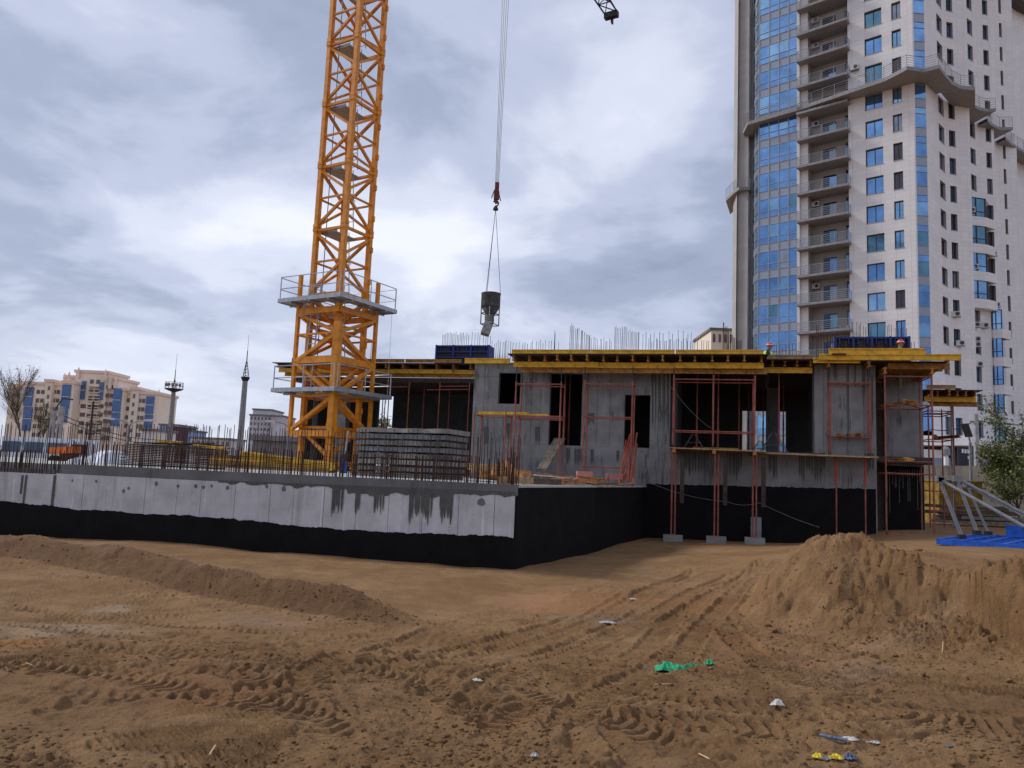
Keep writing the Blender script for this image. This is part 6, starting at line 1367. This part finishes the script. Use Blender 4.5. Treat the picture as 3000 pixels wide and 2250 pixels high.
far_block('grey concrete apartment tower with stepped top left of the crane', 727, 800, 1218, 260, 'grey_block', 18, 8, 7, group='far grey blocks'); far_block('taller grey stair block behind the grey apartment tower', 735, 790, 1201, 268, 'grey_block', 14, group='far grey blocks'); far_block('pale grey wing right of the grey apartment tower', 790, 826, 1220, 258, 'grey_block', 14, group='far grey blocks')
far_block('low blue apartment block with small windows beside the lighting mast', 462, 520, 1246, 240, 'blue_block', 12, 4, 6); far_block('blue block with white stripes right of the dark red block', 520, 556, 1262, 238, 'blue_block', 12, 3, 4, wm='white_paint'); far_block('small dark red block between the blue ones', 496, 523, 1250, 232, 'maroon_block', 12)
far_block('low grey flat block with roof vents behind the rebar', 556, 672, 1286, 210, 'grey_block', 12, 2, 8); far_block('low white utility building right of the tan block', 408, 460, 1262, 150, 'frame_white', 8)
far_block('flat concrete shelter roof beside the crane base', 738, 862, 1290, 75, 'roof_grey', 6, group=None, name='shelter'); far_block('beige office block left of the tower behind rebar', 2083, 2150, 968, 150, 'tan_pale', 14, 9, 4, pyb=1100)
for px in range(598, 660, 9):
    q = at(px, 1279, 211); 
# lighting mast and antenna mast
def mast(px, py0, py1, Y, r, label, name):
    a, b = at(px, py0, Y), at(px, py1, Y); x_ = at(px, (py0 + py1) / 2, Y).x; T = thing(name, V(x_, Y, 0), label, 'mast'); MB().tube(V(x_, Y, 0), V(x_, Y, b.z), r, 10, r * .75).build('shaft', 'steel_grey', T); return T, V(x_, Y, b.z)
M1, mt = mast(503, 1280, 1141, 130, .46, 'grey lighting mast with a round lamp platform', 'lighting_mast')
MB().lathe(mt, [(.4, -.4), (1.45, 0), (1.45, .14), (.3, .2)], 14).build('lamp_platform', 'dark_metal', M1)
gr_ = MB()
for zz_ in (.6, 1.2): gr_.path([mt + V(1.45 * math.cos(t), 1.45 * math.sin(t), zz_) for t in [k * math.pi / 7 for k in range(15)]], .03, 4)
for k in range(14): t = k * math.pi / 7; gr_.tube(mt + V(1.45 * math.cos(t), 1.45 * math.sin(t), .1), mt + V(1.45 * math.cos(t), 1.45 * math.sin(t), 1.2), .03, 4)
gr_.build('guard_rail', 'dark_metal', M1)
for t in (3.4, 3.9, 4.4, 4.9, 5.4, 5.9): MB().lathe(mt + V(1.25 * math.cos(t), 1.25 * math.sin(t), .5), [(.1, 0), (.25, .1), (.25, .4), (.1, .5)], 8).build('floodlight', 'steel_grey', M1)
def lat_mast(T, base, h1, w, h2, h3):
    mb = MB()
    for k in range(5):
        z0_, z1_ = h1 * k / 5, h1 * (k + 1) / 5; w0, w1 = w * (1 - .85 * k / 5), w * (1 - .85 * (k + 1) / 5)
        for i in range(3):
            t, t2 = i * 2.094, (i + 1) * 2.094; p0_, p1_ = base + V(w0 * math.cos(t), w0 * math.sin(t), z0_), base + V(w1 * math.cos(t), w1 * math.sin(t), z1_); mb.tube(p0_, p1_, .05, 4); mb.tube(p0_, base + V(w1 * math.cos(t2), w1 * math.sin(t2), z1_), .03, 4)
    mb.build('lattice_top', 'dark_metal', T); MB().tube(base + V(0, 0, h1 - .1), base + V(0, 0, h1 + h2), .09, 6, .07).build('antenna_tube', 'steel_grey', T); MB().tube(base + V(0, 0, h1 + h2), base + V(0, 0, h1 + h2 + h3), .035, 5, .02).build('antenna_whip', 'steel_grey', T)
lat_mast(M1, mt + V(0, 0, .1), 1.7, .32, 1.6, 2.9)
M2, mt2 = mast(711, 1300, 1108, 110, .50, 'bare grey antenna mast with lattice tip left of the crane', 'antenna_mast')
MB().lathe(mt2, [(.4, -.4), (.62, 0), (.62, .18), (.3, .2)], 10).build('head_ring', 'dark_metal', M2); lat_mast(M2, mt2 + V(0, 0, .1), 2.3, .5, 1.6, 2.4)
# street lamps and concrete poles behind the rebar
def dlamp(px, pyt, Y, label, w):
    b = at(px, pyt + 22, Y); T = thing('street_lamp', V(b.x, b.y, .5), label, 'street lamp'); MB().tube(V(b.x, b.y, .4), b, .10, 8).build('shaft', 'steel_grey', T)
    for s_ in (-1, 1):
        e = b + V(s_ * w, 0, w * .55); mbp = MB().path([b, b + V(s_ * w * .12, 0, w * .28), b + V(s_ * w * .4, 0, w * .45), e], .05, 5); mbp.build('arm', 'steel_grey', T); MB().bar(e - V(s_ * .1, 0, .02), e + V(s_ * .75, 0, .05), .3, .14).build('lamp_head', 'frame_white', T)
dlamp(378, 1233, 60, 'double-arm street lamp before the right end of the tan block', 1.25); dlamp(847, 1240, 70, 'double-arm street lamp just left of the crane base', 1.4)
for px, yt, Y, lab in ((141, 1200, 55, 'left of the two leaning concrete poles behind the rebar'), (160, 1190, 52, 'right of the two concrete poles, taller, with lamp arm')):
    a = at(px - 6, 1400, Y); b = at(px, yt, Y); T = thing('utility_pole', V(a.x, Y, .5), lab, 'pole'); MB().tube(V(a.x, Y, .4), V(a.x + (.15 if px > 150 else 0.05), Y, b.z), .22, 8, .18).build('shaft', 'pole_concrete', T)
    if px > 150: MB().path([V(b.x, Y, b.z - .3), V(b.x + .5, Y, b.z + .55), V(b.x + 1.2, Y, b.z + .5)], .05, 5).build('arm', 'dark_metal', T)
    else: MB().bar(V(b.x - .3, Y, b.z - .7), V(b.x + .7, Y, b.z - .7), .08).build('arm', 'dark_metal', T)
wa = at(170, 1210, 52)
for i, (ex, ey) in enumerate(((470, 1288), (470, 1300))): o = MB().path(bezier_sag(wa + V(0, 0, -.3 * i), at(ex, ey, 80), .5), .03, 4).build('overhead_wire', 'dark_metal'); tag(o, f'dark wire sagging right from the concrete poles, {["upper", "lower"][i]} one', 'wire')
tp_ = at(258, 1330, 90); o = MB().tube(V(tp_.x, 90, .5), V(tp_.x, 90, at(258, 1175, 90).z), .12, 6).build('thin_mast', 'dark_metal'); tag(o, 'thin dark mast before the middle of the tan block', 'mast')
# vehicles and heaps behind the rebar
vb_ = at(155, 1360, 42); VN = thing('parked_van', V(vb_.x, 42, .6), 'white parked van behind the rebar at left', 'van')
bz_ = .85
MB().box(V(vb_.x, 42, 1.75), (5.0, 2.0, 1.5)).box(V(vb_.x - .2, 42, 2.7), (4.2, 1.85, .55)).build('body', 'car_white', VN)
for dx in (-1.7, -.5, .7): MB().box(V(vb_.x + dx, 40.98, 2.45), (.95, .06, .55)).build('window', 'car_glass', VN)
MB().box(V(vb_.x + 1.95, 41.0, 2.4), (.7, .06, .5)).build('window', 'car_glass', VN)
for dx in (-1.6, 1.6): MB().tube(V(vb_.x + dx, 41.0, 1.0), V(vb_.x + dx, 41.25, 1.0), .38, 14).build('wheel', 'tyre', VN)
MB().box(V(vb_.x - 2.45, 41.02, 1.5), (.15, .05, .2)).build('headlight', 'frame_white', VN)
ob = at(186, 1362, 30); OT = thing('mixer_drum', V(ob.x, 30, DECK - .1), 'small orange machine hood behind the rebar at left', 'machine')
MB().bar(V(ob.x - .48, 30, 2.28), V(ob.x + .5, 30, 2.36), .45, .26).build('hood', 'orange_paint', OT); MB().box(V(ob.x + .2, 30, 2.0), (.5, .4, .45)).build('base', 'rebar_rust', OT); MB().tube(V(ob.x - .35, 29.8, 1.95), V(ob.x - .35, 30.1, 1.95), .16, 10).build('wheel', 'tyre', OT)
def heap(name, label, px0, px1, pyt, Y, m, seed):
    a, b = at(px0, 1365, Y), at(px1, 1365, Y); zt_ = at((px0 + px1) / 2, pyt, Y).z; rnd = random.Random(seed); mb = MB(); n_ = 14; P = []
    for i in range(n_ + 1):
        row = []
        for j in range(9):
            t, s_ = i / n_, j / 8; h = math.sin(math.pi * min(1, max(0, t))) ** .5 * math.sin(math.pi * s_) ** .6; row.append(V(a.x + (b.x - a.x) * t, Y - 1.2 + 2.4 * s_, DECK - .05 + (zt_ - DECK) * h * (.75 + .35 * t) + rnd.gauss(0, .03)))
        P.append(row)
    for i in range(n_):
        for j in range(8): mb.quad(P[i][j], P[i + 1][j], P[i + 1][j + 1], P[i][j + 1])
    tag(mb.build(name, m, None, True), label, 'tarp heap')
heap('tarp_heap', 'small white bag heap behind the rebar at left', 229, 268, 1334, 27, 'white_tarp', 1); heap('tarp_heap', 'larger white tarpaulin heap beside the brown boards', 266, 358, 1312, 27.5, 'white_tarp', 2)
q = at(231, 1317, 40); o = MB().box(q, (.62, .3, .5)).tube(q - V(0, 0, .25), V(q.x, q.y, .5), .06, 6).build('switch_box', 'dark_metal'); tag(o, 'dark box on a post behind the white heaps', 'box')

# ------------------------------------------------------------------ litter and clods on the sand
def gpt(px, py):
    z_ = .3
    for _ in range(9): q = atz(px, py, z_); z_ = z_ * .4 + gh(q.x, q.y) * .6
    return V(q.x, q.y, z_)
def crumple(name, label, cat, px, py, sx, sy, sz, m, seed, n=9):
    c = gpt(px, py); rnd = random.Random(seed); mb = MB(); P = []
    for i in range(n):
        row = []
        for j in range(6):
            t, s_ = i / (n - 1) - .5, j / 5 - .5; e = 1 - (2 * abs(t)) ** 2.2; row.append(c + V(t * sx * rnd.uniform(.85, 1.15), s_ * sy * (.35 + .65 * e) * rnd.uniform(.7, 1.3), .012 + sz * max(.0, e) * (.25 + .75 * rnd.random()) * (1 - (2 * abs(s_)) ** 2 * .7)))
        P.append(row)
    for i in range(n - 1):
        for j in range(5): mb.quad(P[i][j], P[i + 1][j], P[i + 1][j + 1], P[i][j + 1])
    return tag(mb.build(name, m), label, cat)
NT = thing('plastic_net', gpt(1965, 1960), 'crumpled green plastic netting with a long tail on the sand', 'netting')
def cr_part(name, px, py, sx, sy, sz, m, seed, par):
    o = crumple(name, None, None, px, py, sx, sy, sz, m, seed, 14); o.parent = par; o.location = o.location - WL[par.name]; return o
cr_part('bundle', 1966, 1966, .34, .26, .10, 'net_green', 3, NT); cr_part('tail', 2030, 1958, .34, .09, .05, 'net_green', 4, NT); cr_part('tail_end', 2078, 1946, .11, .09, .06, 'net_green', 5, NT)
crumple('paper_cup', 'crushed white cup lying on the sand at lower right', 'cup', 2278, 2076, .115, .07, .055, 'litter_white', 6)
WR = thing('wrapper', gpt(2440, 2226), 'torn yellow and dark blue plastic wrapper near the bottom edge', 'wrapper')
cr_part('yellow_piece', 2394, 2224, .07, .06, .035, 'litter_yellow', 7, WR); cr_part('yellow_piece', 2448, 2228, .10, .06, .04, 'litter_yellow', 8, WR); cr_part('blue_piece', 2490, 2228, .10, .06, .045, 'litter_blue', 9, WR); cr_part('blue_piece', 2422, 2230, .05, .05, .02, 'litter_blue', 10, WR)
crumple('plastic_sheet', 'flat grey plastic scrap in the middle of the yard', 'plastic scrap', 1778, 1826, .24, .16, .03, 'litter_grey', 12); crumple('plastic_bag', 'pale muddy plastic bag near the lower right', 'plastic bag', 2488, 2172, .13, .06, .03, 'litter_white', 13)
crumple('paper_scrap', 'white paper scrap beside the muddy plastic bag', 'paper', 2560, 2182, .12, .03, .025, 'litter_white', 14); crumple('paper_scrap', 'small torn white paper left of the crushed cup', 'paper', 2032, 2088, .06, .04, .02, 'litter_white', 15); crumple('paper_scrap', 'pale crumpled paper in the wheel track at centre', 'paper', 1397, 2003, .10, .06, .03, 'litter_white', 16)
crumple('paper_scrap', 'white scrap lying where the tracks meet, centre right', 'paper', 1855, 1757, .14, .05, .02, 'litter_white', 17); crumple('plastic_scrap', 'clear plastic shard at the bottom centre', 'plastic scrap', 1566, 2222, .05, .05, .03, 'litter_grey', 18); crumple('plastic_scrap', 'small dark blue scrap left of the green netting', 'plastic scrap', 1893, 1967, .04, .05, .03, 'litter_blue', 19); crumple('plastic_scrap', 'little blue lid at the lower right', 'lid', 2780, 2190, .05, .03, .012, 'litter_blue', 20)
st_ = MB().path([gpt(2405, 2160) + V(0, 0, .03), gpt(2440, 2175) + V(0, 0, .03), gpt(2482, 2182) + V(0, 0, .03)], .012, 6).build('stick', 'litter_blue'); tag(st_, 'short grey strip lying beside the muddy bag', 'strip')
for i, (x0, y0, x1, y1, lab) in enumerate(((1797, 2005, 1833, 2006, 'left of a pair below the green netting'), (1916, 2006, 1966, 2013, 'right of a pair below the green netting'), (2763, 1880, 2761, 1918, 'standing on the foot of the sand heap'), (612, 2228, 630, 2198, 'at the lower left'), (2048, 2215, 2078, 2236, 'near the bottom right'), (75, 1945, 95, 1948, 'at the left edge'))):
    o = MB().path([gpt(x0, y0) + V(0, 0, .015), gpt(x1, y1) + V(0, 0, .03)], .005, 5).build('straw', 'straw'); tag(o, 'thin pale straw ' + lab, 'straw', 'straws on the sand')
# loose clods: too many to count, one piece of stuff
ico = [(0, 0, 1), (.89, 0, .45), (.28, .85, .45), (-.72, .53, .45), (-.72, -.53, .45), (.28, -.85, .45), (.72, .53, -.45), (-.28, .85, -.45), (-.89, 0, -.45), (-.28, -.85, -.45), (.72, -.53, -.45), (0, 0, -1)]
icf = [(0, 1, 2), (0, 2, 3), (0, 3, 4), (0, 4, 5), (0, 5, 1), (1, 6, 2), (2, 7, 3), (3, 8, 4), (4, 9, 5), (5, 10, 1), (6, 7, 2), (7, 8, 3), (8, 9, 4), (9, 10, 5), (10, 6, 1), (11, 7, 6), (11, 8, 7), (11, 9, 8), (11, 10, 9), (11, 6, 10)]
def clods(name, m, XY, sizes):
    XY = np.array(XY); zg_ = ground_h(XY[:, :1], XY[:, 1:])[:, 0]; ph_ = pile_h(XY[:, :1], XY[:, 1:])[:, 0]; zg_ = zg_ + np.where(ph_ > .012, ph_, 0)
    vs_, fs_ = [], []
    for (x, y), z_, s_ in zip(XY, zg_, sizes):
        i = len(vs_); a = rng.uniform(0, 6.28); ca_, sa_ = math.cos(a), math.sin(a)
        for (p_, q_, r_) in ico:
            k = s_ * rng.uniform(.65, 1.25); vs_.append((x + (p_ * ca_ - q_ * sa_) * k, y + (p_ * sa_ + q_ * ca_) * k * .9, z_ + r_ * k * .6 + s_ * .2))
        fs_ += [tuple(i + j for j in f) for f in icf]
    me = bpy.data.meshes.new(name); me.from_pydata(vs_, [], fs_); me.materials.append(MATS[m]); me.update(); me.shade_smooth(); o = bpy.data.objects.new(name, me); COL.link(o); tag(o, kind='stuff'); return o
XY, SZ = [], []
for _ in range(1000):                    # along the berm
    i = rng.integers(0, len(BERM) - 1); t = rng.random(); a, b = BERM[i], BERM[i + 1]; dn = V(b[1] - a[1], a[0] - b[0], 0).normalized() * -1; off = rng.normal(-.25, .35); XY.append((a[0] + (b[0] - a[0]) * t - dn.x * off * -1, a[1] + (b[1] - a[1]) * t - dn.y * off * -1)); SZ.append(abs(rng.normal(.007, .009)) + .004)
for _ in range(1900):                    # over the heap
    x = rng.uniform(2.7, 9.5); XY.append((x, rng.uniform(8.0, 12.6))); SZ.append(abs(rng.normal(.006, .011)) + .004)
while len(XY) < 12000:                    # patches over the churned foreground
    y = 1 / rng.uniform(1 / 13.0, 1 / 3.9); x = rng.uniform(-.72, .72) * y
    if float(vn(np.array([x * .9]), np.array([y * .9]), 300)[0]) + rng.uniform(-.2, .2) > .05: XY.append((x, y)); SZ.append(abs(rng.normal(.004, .008)) + .003)
for px, py, s_ in ((2690, 1618, .10), (2660, 1618, .05), (2620, 1600, .05), (838, 1772, .06), (640, 1790, .04), (2250, 1790, .07), (2270, 1800, .06), (1290, 2180, .04)):
    q = gpt(px, py); XY.append((q.x, q.y)); SZ.append(s_)
clods('soil_clods', 'sand', XY, SZ)
